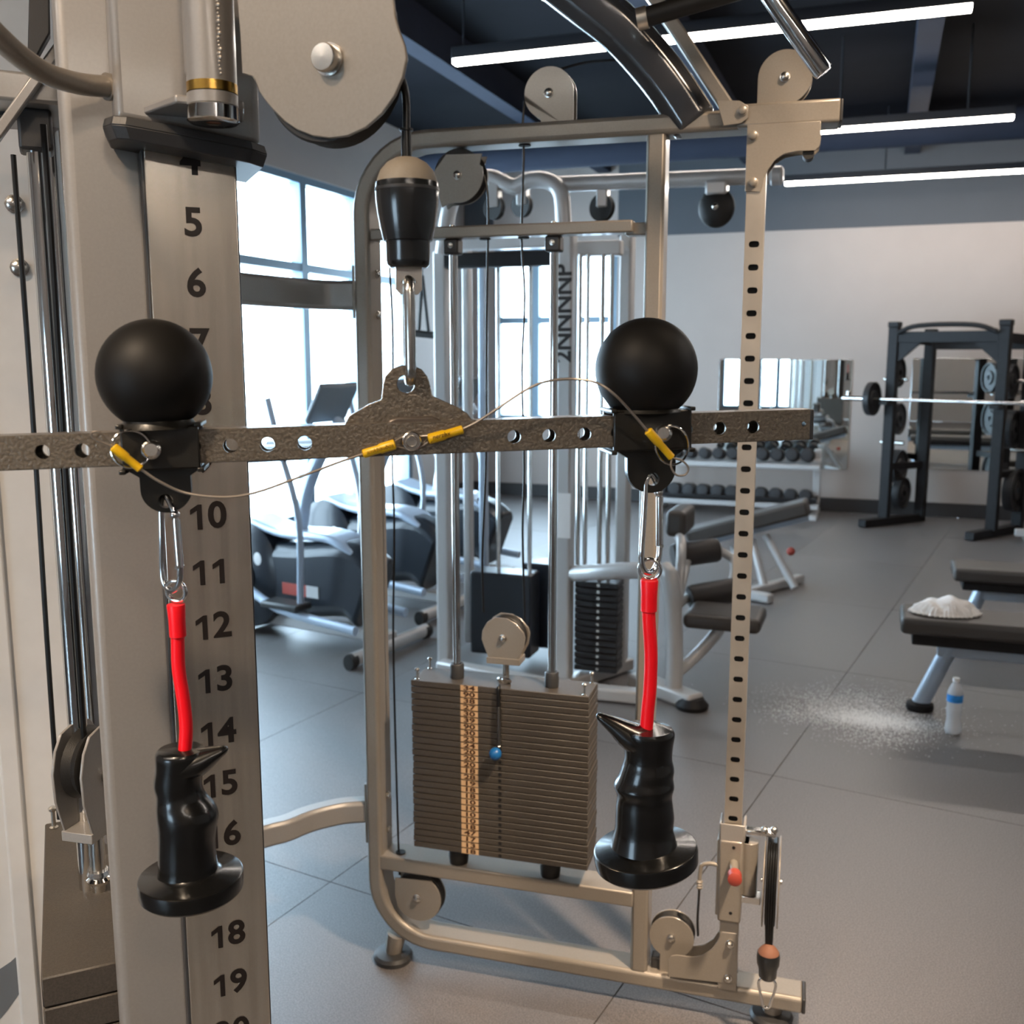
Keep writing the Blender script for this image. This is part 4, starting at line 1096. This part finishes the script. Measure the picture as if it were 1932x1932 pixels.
hanging(hr_, (1228, 898, 1076), (1226, 1074), [(1225, 1100), (1224, 1160), (1228, 1235), (1226, 1300), (1222, 1340), (1219, 1382)], [(1225, 1094), (1224, 1154)],
        [(1374, 1172, 1268), (1384, 1172, 1273), (1405, 1176, 1270), (1430, 1178, 1268), (1450, 1172, 1272), (1466, 1166, 1270), (1482, 1158, 1272), (1500, 1164, 1268), (1522, 1162, 1270), (1540, 1161, 1272), (1562, 1160, 1270), (1580, 1156, 1274), (1596, 1152, 1280)],
        [(1230, 1406, 32), (1192, 1390, 28), (1158, 1368, 17), (1130, 1351, 7.5)],
        (1217, 1597), 103, -7, 30, ('chrome carabiner under the right ball grip', 'black joystick handle on a red strap beside the weight stack'))

# ================================================================ benches, towel, bottle, chalk
def bench(o, label, xleg, padx0, padx1, zt_, dep):
    f = Frame(o, -RA)
    t = thing('flat_bench', f, label, 'bench', 'flat benches')
    obj('pad', MB().box(padx0, padx1, -dep / 2, dep / 2, zt_ - .075, zt_), 'upholst', t, bevel=.022, seg=4)
    obj('pad_board', MB().box(padx0 + .05, padx1 - .05, -dep / 2 + .03, dep / 2 - .03, zt_ - .125, zt_ - .07), 'rack', t, bevel=.006)
    obj('spine', MB().box(padx0 + .16, padx1 - .16, -.035, .035, zt_ - .19, zt_ - .11), 'bgblue', t, bevel=.006)
    for s, x0 in ((1, 0.0), (-1, padx1 + padx0)):
        a = V((x0, 0, .03)); b = V((x0 + s * xleg, 0, zt_ - .11))
        obj('leg', MB().tube([a, b], .038, 20), 'bgblue', t)
        obj('leg_foot', MB().lathe([(.055, 0), (.06, .01), (.058, .03), (.04, .04)], (x0, 0, 0), n=24), 'rack', t)
o1 = fl(1735, 1338)
f1 = Frame(o1, -RA)
bench(o1, 'nearer flat bench with a crumpled white towel on it', .125, f1.x(1697, 1190, 0) - .0, f1.x(1697, 1190, 0) + 1.35, .455, .30)
o2 = fl(1808, 1212)
f2 = Frame(o2, -RA)
bench(o2, 'farther flat bench standing behind the towel bench', .11, f2.x(1795, 1088, 0), f2.x(1795, 1088, 0) + 1.3, .45, .30)
# towel
f1t = Frame(f1.w(f1.x(1782, 1172, 0), .0, .458), -RA + radians(12))
mb = MB(); nx, ny = 60, 44
random.seed(3)
lumps = [(random.uniform(-.11, .11), random.uniform(-.06, .06), random.uniform(.014, .03), random.uniform(.01, .03)) for _ in range(18)] + [(-.085, 0, .032, .10), (.0, -.005, .034, .13), (.055, .01, .04, .11)]
LOBES = [(-.085, 0, .055), (-.03, .02, .07), (.03, -.005, .085), (.075, .015, .062), (.12, -.015, .03), (0, -.055, .045), (-.06, -.05, .04), (.06, -.05, .045), (.0, .05, .05), (-.1, .04, .035), (-.06, 0, .066), (0, 0, .08)]
vs = []
for j in range(ny + 1):
    for i in range(nx + 1):
        x = -.16 + .32 * i / nx; y = -.105 + .21 * j / ny
        rr = sqrt((x / .16) ** 2 + (y / .105) ** 2)
        k_ = max(0.0, 1 - rr ** 3)
        h_ = 0.004 + max(0.0, max(sqrt(max(0.0, a * a - (x - lx) ** 2 - (y - ly_) ** 2)) for lx, ly_, a in LOBES)) * (.72 + .10 * sin(34 * x + 22 * y) * sin(30 * y - 28 * x + 1.0)) + k_ * .008 * abs(sin(44 * x + 31 * y))
        sq = 1 - .12 * abs(sin(17 * atan2(y, x)))
        s_ = min(1.0, 1 / max(rr, .001)) if rr > 1 else 1
        vs.append((x * s_ * sq, y * s_ * sq, max(h_, .003)))
mb.add(vs, [(j * (nx + 1) + i, j * (nx + 1) + i + 1, (j + 1) * (nx + 1) + i + 1, (j + 1) * (nx + 1) + i) for j in range(ny) for i in range(nx)])
tw = single('towel', mb, 'towel', f1t, 'crumpled white towel lying on the nearer bench', 'towel', angle=80)
md = tw.modifiers.new('solid', 'SOLIDIFY'); md.thickness = .003; md.offset = -1
# bottle
fb = Frame(fl(1797, 1383), -RA)
bt = thing('water_bottle', fb, 'clear plastic water bottle with blue label standing on the floor', 'bottle')
pf_ = [(.001, .003), (.024, .0), (.031, .006), (.033, .02)]
for i in range(9):
    z_ = .03 + i * .0095; r_ = .0325 - .0035 * sin(pi * i / 8)
    pf_ += [(r_, z_), (r_ - .0012, z_ + .0048)]
pf_ += [(.0305, .125), (.0315, .14), (.0318, .175), (.030, .186), (.024, .203), (.016, .218), (.012, .226), (.012, .236)]
obj('bottle_body', MB().lathe(pf_, n=36), 'pet', bt, angle=60)
obj('label_band', MB().lathe([(.0320, .142), (.0322, .143), (.0322, .174), (.0320, .175)], n=36, cap=False), 'label', bt)
obj('bottle_cap', MB().lathe([(.0138, .229), (.0142, .231), (.0142, .243), (.012, .245), (0, .245)], n=28), 'cap', bt)
# chalk dust on the mats
random.seed(11)
fc = Frame(fl(1625, 1340), -RA)
mb = MB()
c_l = [fc.l(fl(px, py)) for px, py in ((1650, 1360), (1625, 1350), (1580, 1325), (1640, 1325), (1700, 1362), (1480, 1345), (1660, 1390), (1565, 1350), (1640, 1345))]
wts = (36, 30, 7, 12, 9, 1.2, 6, 6, 12); sg = ((.11, .045), (.13, .06), (.14, .07), (.12, .09), (.09, .04), (.06, .06), (.1, .06), (.14, .06), (.2, .12))
for n_ in range(22000):
    k_ = random.choices(range(len(c_l)), wts)[0]
    x = c_l[k_].x + random.gauss(0, sg[k_][0]); y = c_l[k_].y + random.gauss(0, sg[k_][1] * 1.3)
    s_ = random.choice((.0012, .0016, .0021, .003)) ; a = random.uniform(0, pi)
    h_ = s_ * .4
    d1 = V((cos(a), sin(a), 0)) * s_; d2 = V((-sin(a), cos(a), 0)) * s_
    p = V((x, y, .0003))
    mb.add([p + d1, p + d2 * .8, p - d1, p - d2 * .8, p + V((0, 0, h_))], [(0, 1, 4), (1, 2, 4), (2, 3, 4), (3, 0, 4)])
single('chalk_dust', mb, 'chalk', fc, 'white chalk powder scattered on the rubber floor beside the bench foot', 'chalk', kind='stuff', angle=10)
random.seed(21)

# ================================================================ dumbbell rack on the back wall
ry_ = -.42
xa = RF.x(1235, 950, ry_); xb = RF.x(1546, 950, ry_)
fd = Frame(RF.w(xa, ry_, 0), -RA)
LR = xb - xa
dr = thing('dumbbell_rack', fd, 'two tier light grey dumbbell rack under the wall mirror', 'rack')
zs_ = [RF.z(1450, 872, ry_ - .15), RF.z(1450, 946, ry_ - .15)]
for x in (.06, LR - .04):
    obj('upright', MB().box(x - .035, x + .035, .06, .14, .04, zs_[0] + .12), 'bgsilver', dr, bevel=.008)
    obj('foot', MB().box(x - .035, x + .035, -.28, .3, 0, .05), 'bgsilver', dr, bevel=.008)
for z_ in zs_:
    for yy in (-.16, .06):
        obj('shelf_rail', MB().box(0.0, LR, yy - .03, yy + .03, z_ - .06 + (yy + .16) * .15, z_ - .01 + (yy + .16) * .15), 'bgsilver', dr, bevel=.008)
obj('lower_shelf', MB().box(0.02, LR - .02, -.2, .1, .16, .2), 'rack', dr, bevel=.006)
def dumbbell(label, group):
    d = bpy.data.objects.new('dumbbell', None)
    t = thing('dumbbell', Frame((0, 0, 0)), label, 'dumbbell', group)
    obj('handle', MB().cyl((0, -.07, 0), (0, .07, 0), .016, n=12), 'zinc', t)
    for s in (-1, 1):
        obj('head', MB().lathe([(.02, .058), (.052, .06), (.062, .072), (.062, .115), (.05, .13), (.01, .132)], (0, 0, 0), (0, s, 0), 14), 'iron', t)
    return t
for k_, z_ in enumerate(zs_):
    nm_ = 'upper' if k_ == 0 else 'lower'
    proto = dumbbell('black round head dumbbell in the %s row of the rack' % nm_, 'dumbbells in the %s row' % nm_)
    nd = int(LR / .142)
    for i in range(nd):
        o = proto if i == 0 else copy_tree(proto)
        sc = .82 + .3 * (i / nd if k_ == 0 else 1 - i / nd * .5)
        f = Frame(fd.w(.09 + i * .142, -.05, z_ + .063 * sc), -RA)
        ORD = ['leftmost', 'second', 'third', 'fourth', 'fifth', 'sixth', 'seventh', 'eighth', 'ninth', 'tenth', 'eleventh', 'twelfth', 'thirteenth', 'fourteenth']
        o['label'] = '%s black dumbbell%s in the %s row of the rack' % (ORD[i], '' if i == 0 else ' from the left', nm_)
        o.matrix_world = f.M @ Matrix.Rotation(radians(-8), 4, 'X') @ Matrix.Scale(sc, 4)

# ================================================================ power rack with barbell
pFL, pFR = fl(1667, 990), fl(1869, 1014)
dvx = V((pFR.x - pFL.x, pFR.y - pFL.y, 0)); ar = atan2(dvx.y, dvx.x); Lx = dvx.length
fr_ = Frame(pFL, ar)
rk = thing('power_rack', fr_, 'dark steel power rack standing against the back wall mirror', 'rack')
zr = fr_.z(1667, 618, 0); dy = .42
dxs = .17
for x, y in ((0, 0), (Lx, 0), (dxs, dy), (Lx + dxs * .5, dy)):
    obj('upright', MB().box(x - .045, x + .045, y - .04, y + .04, .05, zr if y == 0 else zr - .06), 'rack', rk, bevel=.006)
    obj('upright_cap', MB().box(x - .05, x + .05, y - .045, y + .045, (zr if y == 0 else zr - .06), (zr if y == 0 else zr - .06) + .05), 'rack', rk, bevel=.006)
obj('front_beam', MB().box(-.04, Lx + .04, -.03, .03, zr - .14, zr - .04), 'rack', rk, bevel=.006)
obj('pull_up_bar', MB().tube([V((.05, -.06, zr - .05)), V((.25, -.08, zr + .01)), V((Lx - .25, -.08, zr + .01)), V((Lx - .05, -.06, zr - .05))], .022, 12, 5), 'rack', rk)
obj('rear_beam', MB().box(dxs - .03, Lx + dxs * .5 + .03, dy - .03, dy + .03, zr - .2, zr - .1), 'rack', rk, bevel=.006)
for x, x2, sgn in ((0, dxs, 1), (Lx, Lx + dxs * .5, 1)):
    obj('side_beam', MB().bar((x, 0, zr - .1), (x2, dy, zr - .12), .06, .08, (0, 0, 1)), 'rack', rk)
    obj('base_rail', MB().bar((x - .08, -.30, .04), (x2, dy + .05, .04), .09, .07, (0, 0, 1)), 'rack', rk, bevel=.006)
    obj('side_brace', MB().bar((x, 0, .55), (x2, dy, .55), .05, .06, (0, 0, 1)), 'rack', rk)
for s, x in ((1, .04), (-1, Lx - .04)):
    obj('gusset', MB().plate([(x, zr - .13), (x + s * .22, zr - .13), (x, zr - .32)], -.02, .02), 'rack', rk)
zbar = fr_.z(1720, 755, -.12)
for x in (0, Lx):
    obj('bar_hook', MB().box(x - .04, x + .04, -.17, -.04, zbar - .05, zbar - .015), 'rack', rk, bevel=.004)
    for zz_ in (.75, 1.35):
        obj('storage_peg', MB().cyl((x + .02, .3, zz_), (x + .02 + (-.22 if x == 0 else .22), .3, zz_), .02, n=10), 'zinc', rk)
bb = thing('barbell', Frame(fr_.w(0, -.12, zbar), ar), 'bare steel barbell resting across the power rack', 'barbell')
xl_ = fr_.x(1590, 758, -.12)
obj('shaft', MB().cyl((xl_, 0, 0), (Lx + .75, 0, 0), .0145, n=12), 'chrome', bb)
obj('sleeve', MB().cyl((xl_, 0, 0), (-.2, 0, 0), .024, n=14), 'chrome', bb)
obj('sleeve', MB().cyl((Lx + .2, 0, 0), (Lx + .75, 0, 0), .024, n=14), 'chrome', bb)
def wplate(o, r, th, label, group):
    t = single('weight_disc', MB().lathe([(.026, -th / 2), (r * .45, -th / 2), (r * .5, -th * .3), (r * .86, -th * .3), (r * .9, -th / 2), (r, -th / 2), (r, th / 2), (r * .9, th / 2), (r * .86, th * .3), (r * .5, th * .3), (r * .45, th / 2), (.026, th / 2)], (0, 0, 0), (1, 0, 0), 30, cap=False), 'iron', o, label, 'weight plate', group)
    return t
wplate(Frame(fr_.w(fr_.x(1645, 756, -.12), -.12, zbar), ar), .155, .05, 'round weight plate on the left end of the barbell', 'round weight plates')
for i, (px, py, r) in enumerate(((1692, 703, .14), (1692, 790, .15), (1694, 880, .16), (1700, 930, .15))):
    q = fr_.uv(px, py, .3)
    wplate(Frame(fr_.w(q.x, .3, q.z), ar), r, .07, ['highest', 'second highest', 'third highest', 'lowest'][i] + ' weight plate stored on the left side of the power rack', 'stored weight plates')
for i, (px, py, r) in enumerate(((1905, 720, .15), (1908, 810, .17), (1912, 925, .19))):
    q = fr_.uv(px, py, .3)
    wplate(Frame(fr_.w(q.x, .3, q.z), ar), r, .08, ['highest', 'middle', 'lowest'][i] + ' weight plate stored on the right side of the power rack', 'stored weight plates')
# low bench frame behind the rack at the picture edge
fe = Frame(fl(1918, 1024), -RA)
lb_ = thing('weight_bench', fe, 'light framed bench under the right side of the power rack', 'bench')
obj('bench_frame', MB().box(-.02, .9, -.03, .03, .06, .12), 'bgsilver', lb_, bevel=.006)
obj('bench_pad', MB().box(.05, 1.1, -.14, .14, .40, .47), 'upholst', lb_, bevel=.02, seg=3)
for x in (.1, .8):
    obj('leg', MB().box(x - .03, x + .03, -.03, .03, .1, .4), 'bgsilver', lb_)
    obj('cross_foot', MB().box(x - .03, x + .03, -.25, .25, 0, .06), 'bgsilver', lb_, bevel=.006)

# ================================================================ second cable station behind the weight stack
bo = fl(1063, 1305)
BGf = Frame(bo, -RA)
cst = thing('cable_station', BGf, 'light grey multi cable station standing behind the main machine', 'gym machine')
def Q(px, py, y=0.0): return BGf.uv(px, py, y)
def S(nm, mb, m='bgsilver', **k): return obj(nm, mb, m, cst, **k)
def vpost(px0, px1, pyt, y, m='bgsilver', z0_=.03, dep=.09, nm='post'):
    pyr = 800
    x0_ = Q(px0, pyr, y).x; x1_ = Q(px1, pyr, y).x
    S(nm, MB().box(x0_, x1_, y, y + dep, z0_, Q((px0 + px1) / 2, pyt, y).z), m, bevel=.012, seg=3)
vpost(1049, 1077, 420, 0)
vpost(819, 843, 470, .12); vpost(872, 886, 470, .5, dep=.06); vpost(1163, 1186, 440, .35)
vpost(902, 916, 480, .7, 'bgblue', dep=.05)
# top arch over the main post and the long round crossbar
top_ = [Q(px, py, .05) for px, py in ((835, 480), (850, 385), (880, 345), (925, 335), (968, 352), (1000, 340), (1035, 342), (1058, 365), (1064, 430))]
S('top_arch', MB().tube(top_, .036, 16, 5), 'bgsilver')
a = Q(1040, 348, .08); b = Q(1478, 331, .08)
S('round_crossbar', MB().lathe([(.034, 0), (.034, (b - a).length - .05), (.04, (b - a).length - .045), (.04, (b - a).length - .01), (.026, (b - a).length)], a, b - a, 22), 'bgsilver')
for px0, px1, py, y in ((835, 1060, 492, .12), (1070, 1170, 470, .2), (840, 1055, 460, .4)):
    p0 = Q(px0, py, y); p1 = Q(px1, py + 12, y)
    S('cross_beam', MB().box(p0.x, p1.x, y, y + .07, p0.z - .035, p0.z + .035), 'bgsilver' if y != .12 else 'rack', bevel=.008)
for px, py, r, y in ((932, 392, .055, .05), (985, 388, .055, .3), (1136, 392, .06, .1)):
    c = Q(px, py, y)
    S('pulley_wheel', MB().lathe([(.01, -.015), (r, -.015), (r * .88, 0), (r, .015), (.01, .015)], c, V((.35, 1, 0)), 26), 'rubber')
    S('pulley_bracket', MB().box(c.x - .02, c.x + .03, c.y - .03, c.y + .03, c.z, c.z + .12), 'bgsilver', bevel=.006)
# hanging pulley ball at the bar end
c = Q(1352, 392, .06)
S('swivel_pulley', MB().sphere(c, .078, 26, 16, (1, .55, 1.08)), 'rubber')
S('pulley_hub', MB().sphere(c + V((-.0, -.04, .0)), .016, 12, 8), 'zinc')
S('pulley_bracket', MB().box(c.x - .045, c.x + .045, c.y - .04, c.y + .04, c.z + .05, Q(1352, 342, .06).z), 'bgsilver', bevel=.01)
# guide rods
for px, y in ((1092, .12), (1106, .16), (1134, .14), (1150, .2), (940, .3), (1000, .3), (850, .3)):
    x = Q(px, 800, y).x
    S('guide_rod', MB().cyl((x, y, .25), (x, y, Q(px, 480, y).z), .011, n=10), 'chrome')
# lettering and placard on the main post
pm = Q(1064, 592, -.001)
obj('lettering', text_mb('2NNNNP', .105, (pm.x, -.001, pm.z), (0, 0, 1), (-1, 0, 0), .0005, .003), 'ink', cst)
q0 = Q(1053, 930, -.004); q1 = Q(1076, 1016, -.004)
S('placard', MB().box(q0.x, q1.x, -.006, -.001, q1.z, q0.z), 'cap')
# stacks with shrouds
def shroud(px0, px1, pyt, y, nm, m='bgdark', dep=.16, z0_=.06):
    a = Q(px0, pyt, y); b = Q(px1, pyt, y)
    return S(nm, MB().box(a.x, b.x, y, y + dep, z0_, a.z), m, bevel=.012, seg=3)
shroud(886, 1000, 1078, .25, 'shroud'); shroud(986, 1052, 1062, .45, 'shroud')
s0 = Q(1084, 1095, .1); s1 = Q(1166, 1095, .1)
for i in range(14):
    z0_ = .08 + (s0.z - .08) * i / 14; z1_ = .08 + (s0.z - .08) * (i + 1) / 14
    S('weight_plate', MB().box(s0.x, s1.x, .1, .22, z0_ + .002, z1_ - .002), 'iron', bevel=.003, seg=1)
    xm = (s0.x * .45 + s1.x * .55)
    S('pin_hole', MB().cyl((xm, .0985, (z0_ + z1_) / 2), (xm, .11, (z0_ + z1_) / 2), .008, n=8), 'zinc')
# low arm, foot beams
S('low_arm', MB().tube([Q(1070, 1082, .06), Q(1130, 1080, -.05), Q(1195, 1076, -.10), Q(1225, 1080, -.10)], .038, 14, 5), 'bgsilver')
for p0, p1 in (((830, 1268), (1064, 1312)), ((1064, 1305), (1185, 1262)), ((1064, 1312), (1215, 1328))):
    a = BGf.l(fl(*p0)); b = BGf.l(fl(*p1))
    S('base_beam', MB().bar((a.x, a.y, .035), (b.x, b.y, .035), .08, .06, (0, 0, 1)), 'bgsilver', bevel=.01)

# black strap hanging from the station
sA = Q(797, 520, .3); sf_ = Frame(BGf.w(sA.x, .3, Q(797, 640, .3).z), -RA)
ha = thing('strap_handle', sf_, 'black triangular strap handle hanging in front of the window pier', 'handle')
hh2 = sA.z - Q(797, 640, .3).z
obj('strap', MB().tube([V((0, 0, hh2)), V((-.025, 0, .03))], .009, 8), 'rubber', ha)
obj('strap', MB().tube([V((0, 0, hh2)), V((.03, 0, .03))], .009, 8), 'rubber', ha)
obj('grip_bar', MB().cyl((-.05, 0, .03), (.055, 0, .02), .018, n=14), 'rubber', ha)
obj('strap_rope', MB().cyl((0, 0, hh2 - .01), (0, 0, hh2 + .35), .004, n=8), 'cable', ha)

# ================================================================ leg machine with foam rollers, adjustable bench
lm_o = fl(1262, 1335); LMf = Frame(lm_o, -RA)
lm = thing('leg_machine', LMf, 'leg machine with dark foam rollers and padded seat beside the cable station', 'gym machine')
def K(px, py, y=0.0): return LMf.uv(px, py, y)
def roller(c, d, r=.062, ln=.24):
    c = V(c); d = V(d).normalized()
    obj('foam_roller', MB().lathe([(.015, -ln / 2), (r * .9, -ln / 2), (r, -ln / 2 + .015), (r, ln / 2 - .015), (r * .9, ln / 2), (.015, ln / 2)], c, d, 22), 'pad_tan', lm)
    obj('roller_cap', MB().lathe([(r * .95, 0), (r * .6, .012), (.01, .014)], c + d * (ln / 2), d, 20), 'bgsilver', lm)
roller(K(1312, 1043, .7), V((1, .5, .12))); roller(K(1345, 1120, .5), V((1, .55, .15)))
obj('roller_arm', MB().tube([K(1352, 1036, .75), K(1385, 1060, .75), K(1372, 1112, .55), K(1310, 1135, .5)], .022, 10, 4), 'bgsilver', lm)
obj('seat_pad', MB().box(K(1296, 1180, .25).x, K(1440, 1180, .25).x, .12, .42, K(1380, 1195, .12).z, K(1380, 1195, .12).z + .07), 'upholst', lm, bevel=.028, seg=4)
sz_ = K(1380, 1195, .12).z
obj('seat_support', MB().tube([V((K(1262, 1260).x, .1, sz_ - .22)), V((K(1290, 1245).x, .2, sz_ - .17)), V((K(1330, 1220).x, .26, sz_ - .06)), V((K(1345, 1205).x, .27, sz_ + .01))], .03, 12, 5), 'bgsilver', lm)
obj('main_post', MB().tube([V((0, .1, .03)), V((0, .1, sz_ - .1)), V((K(1258, 1110).x, .1, K(1258, 1110).z)), V((K(1240, 1085).x, .15, K(1240, 1085).z))], .04, 14, 5), 'bgsilver', lm)
obj('backrest', MB().box(K(1262, 970, .6).x, K(1300, 970, .6).x, .5, .8, K(1280, 1015, .5).z, K(1280, 965, .5).z), 'upholst', lm, bevel=.03, seg=4)
obj('backrest_arm', MB().tube([V((K(1280, 1000, .6).x, .6, K(1280, 1010, .6).z)), V((K(1262, 1060).x, .3, K(1262, 1060).z)), V((0, .12, sz_))], .024, 10, 4), 'bgsilver', lm)
obj('roller_mount', MB().tube([K(1300, 1125, .5), K(1275, 1150, .3), V((0, .1, sz_ - .05))], .022, 10, 4), 'bgsilver', lm)
obj('roller_mount', MB().tube([K(1300, 1045, .7), K(1290, 1090, .5), K(1280, 1130, .3)], .02, 10, 4), 'bgsilver', lm)
obj('base_beam', MB().bar((-.22, .25, .035), (.12, .02, .035), .1, .07, (0, 0, 1)), 'bgsilver', lm, bevel=.012)
obj('foot_pad', MB().lathe([(.07, 0), (.075, .02), (.05, .05)], (.10, .03, 0), n=20), 'rack', lm)
# adjustable bench further back
ab_o = fl(1480, 1128); ABf = Frame(ab_o, -RA)
ab = thing('incline_bench', ABf, 'incline bench with raised dark backrest in front of the dumbbell rack', 'bench')
def A(px, py, y=0.0): return ABf.uv(px, py, y)
a = A(1300, 1010, .25); b = A(1525, 955, .25)
dd = (b - a)
obj('backrest', MB().bar(a, b, .10, .26, (0, 1, 0)), 'upholst', ab, bevel=.02, seg=3)
obj('back_rail', MB().bar(a + V((0, 0, -.07)), b + V((0, 0, -.07)), .05, .06, (0, 1, 0)), 'bgblue', ab)
for (p0, p1) in (((1445, 1010), (1500, 1110)), ((1420, 1020), (1440, 1125)), ((1385, 1030), (1400, 1125))):
    p = A(*p0, .25); q = A(*p1, 0.1); q.z = .05
    obj('leg', MB().tube([p, q], .028, 12), 'bgsilver', ab)
for p0, p1 in (((1395, 1132), (1510, 1100)), ((1380, 1125), (1455, 1140))):
    p = ABf.l(fl(*p0)); q = ABf.l(fl(*p1))
    obj('base_rail', MB().bar((p.x, p.y, .035), (q.x, q.y, .035), .07, .06, (0, 0, 1)), 'bgsilver', ab, bevel=.012)
p = A(1492, 1040, .1); obj('adjust_knob', MB().sphere(p, .028, 14, 10), 'redknob', ab)

# ================================================================ cardio machines along the windows
def cardio(o, rz, s, label):
    f = Frame(o, rz)
    t = thing('elliptical_trainer', f, label, 'elliptical', 'elliptical trainers along the windows')
    def E(nm, mb, m, parent=t, **k):
        for i in range(len(mb.v)): mb.v[i] = V((mb.v[i].x * s * .78, mb.v[i].y * s, mb.v[i].z * s))
        return obj(nm, mb, m, parent, **k)
    E('flywheel_housing', MB().lathe([(.05, -.16), (.26, -.16), (.33, -.12), (.34, 0), (.33, .12), (.26, .16), (.05, .16)], (0, 0, .38), (0, 1, 0), 36), 'bgdark')
    E('hub_disc', MB().lathe([(.12, 0), (.12, .012), (.03, .02)], (0, -.16, .38), (0, -1, 0), 24), 'rack')
    E('emblem', MB().lathe([(.03, 0), (.06, .004), (.02, .006)], (.16, -.155, .50), (0, -1, 0), 14), 'bgsilver')
    E('body_shell', MB().sweep(smoothpath([V((.05, 0, .36)), V((.5, 0, .38)), V((.95, 0, .42)), V((1.15, 0, .34))], 5), .46, .26, ch=.06), 'bgdark', bevel=.02)
    E('top_cover', MB().sweep(smoothpath([V((.0, 0, .72)), V((.35, 0, .66)), V((.8, 0, .66)), V((1.05, 0, .58))], 5), .05, .24, ch=.015), 'bgblue', bevel=.01)
    E('red_badge', MB().box(.38, .62, -.136, -.129, .30, .37), 'redknob')
    E('badge', MB().box(.62, .74, -.136, -.129, .30, .37), 'bgsilver')
    E('mast', MB().sweep(smoothpath([V((.42, 0, .62)), V((.50, 0, .9)), V((.66, 0, 1.15)), V((.86, 0, 1.34))], 6), .10, .08, ch=.025), 'bgblue', bevel=.01)
    cpl = E('console', MB().bar((.70, 0, 1.34), (.86, 0, 1.56), .04, .34), 'lampgrey', bevel=.012, seg=3)
    E('screen', MB().bar((.70, 0, 1.385), (.81, 0, 1.535), .01, .26), 'lampbody', cpl)
    for y in (-.3, .3):
        E('handrail', MB().tube([V((.85, y * .5, 1.2)), V((.72, y, 1.17)), V((.2, y, 1.13)), V((-.42, y, 1.10))], .034, 12, 5), 'bgdark')
        E('pedal_arm', MB().tube([V((-.05, y * .75, .40)), V((.45, y * .8, .24)), V((1.2, y * .8, .18))], .028, 10, 4), 'bgblue')
        E('pedal', MB().box(.35, .72, y * .8 - .07, y * .8 + .07, .25, .29), 'rubber', bevel=.012)
        E('swing_arm', MB().tube([V((.7, y * .85, .3)), V((.74, y * .95, .8)), V((.6, y, 1.2)), V((.5, y, 1.48))], .022, 10, 5), 'bgblue')
    E('base_rail', MB().box(-.1, 1.3, -.05, .05, .06, .13), 'bgsilver', bevel=.012)
    for x in (-.12, 1.28):
        st_ = E('stabilizer', MB().cyl((x, -.36, .05), (x, .36, .05), .042, n=16), 'bgsilver')
        for y in (-.36, .36):
            E('stabilizer_cap', MB().cyl((x, y - .03, .045), (x, y + .03, .045), .045, n=16), 'rubber', st_)
    return t
cardio(fl(498, 1188), radians(-30), .92, 'nearest black elliptical trainer beside the numbered column')
cardio(fl(636, 1122), radians(-30), .92, 'middle elliptical trainer partly behind the left machine post')
cardio(fl(762, 1076), radians(-30), .92, 'farthest elliptical trainer behind the guide rods')
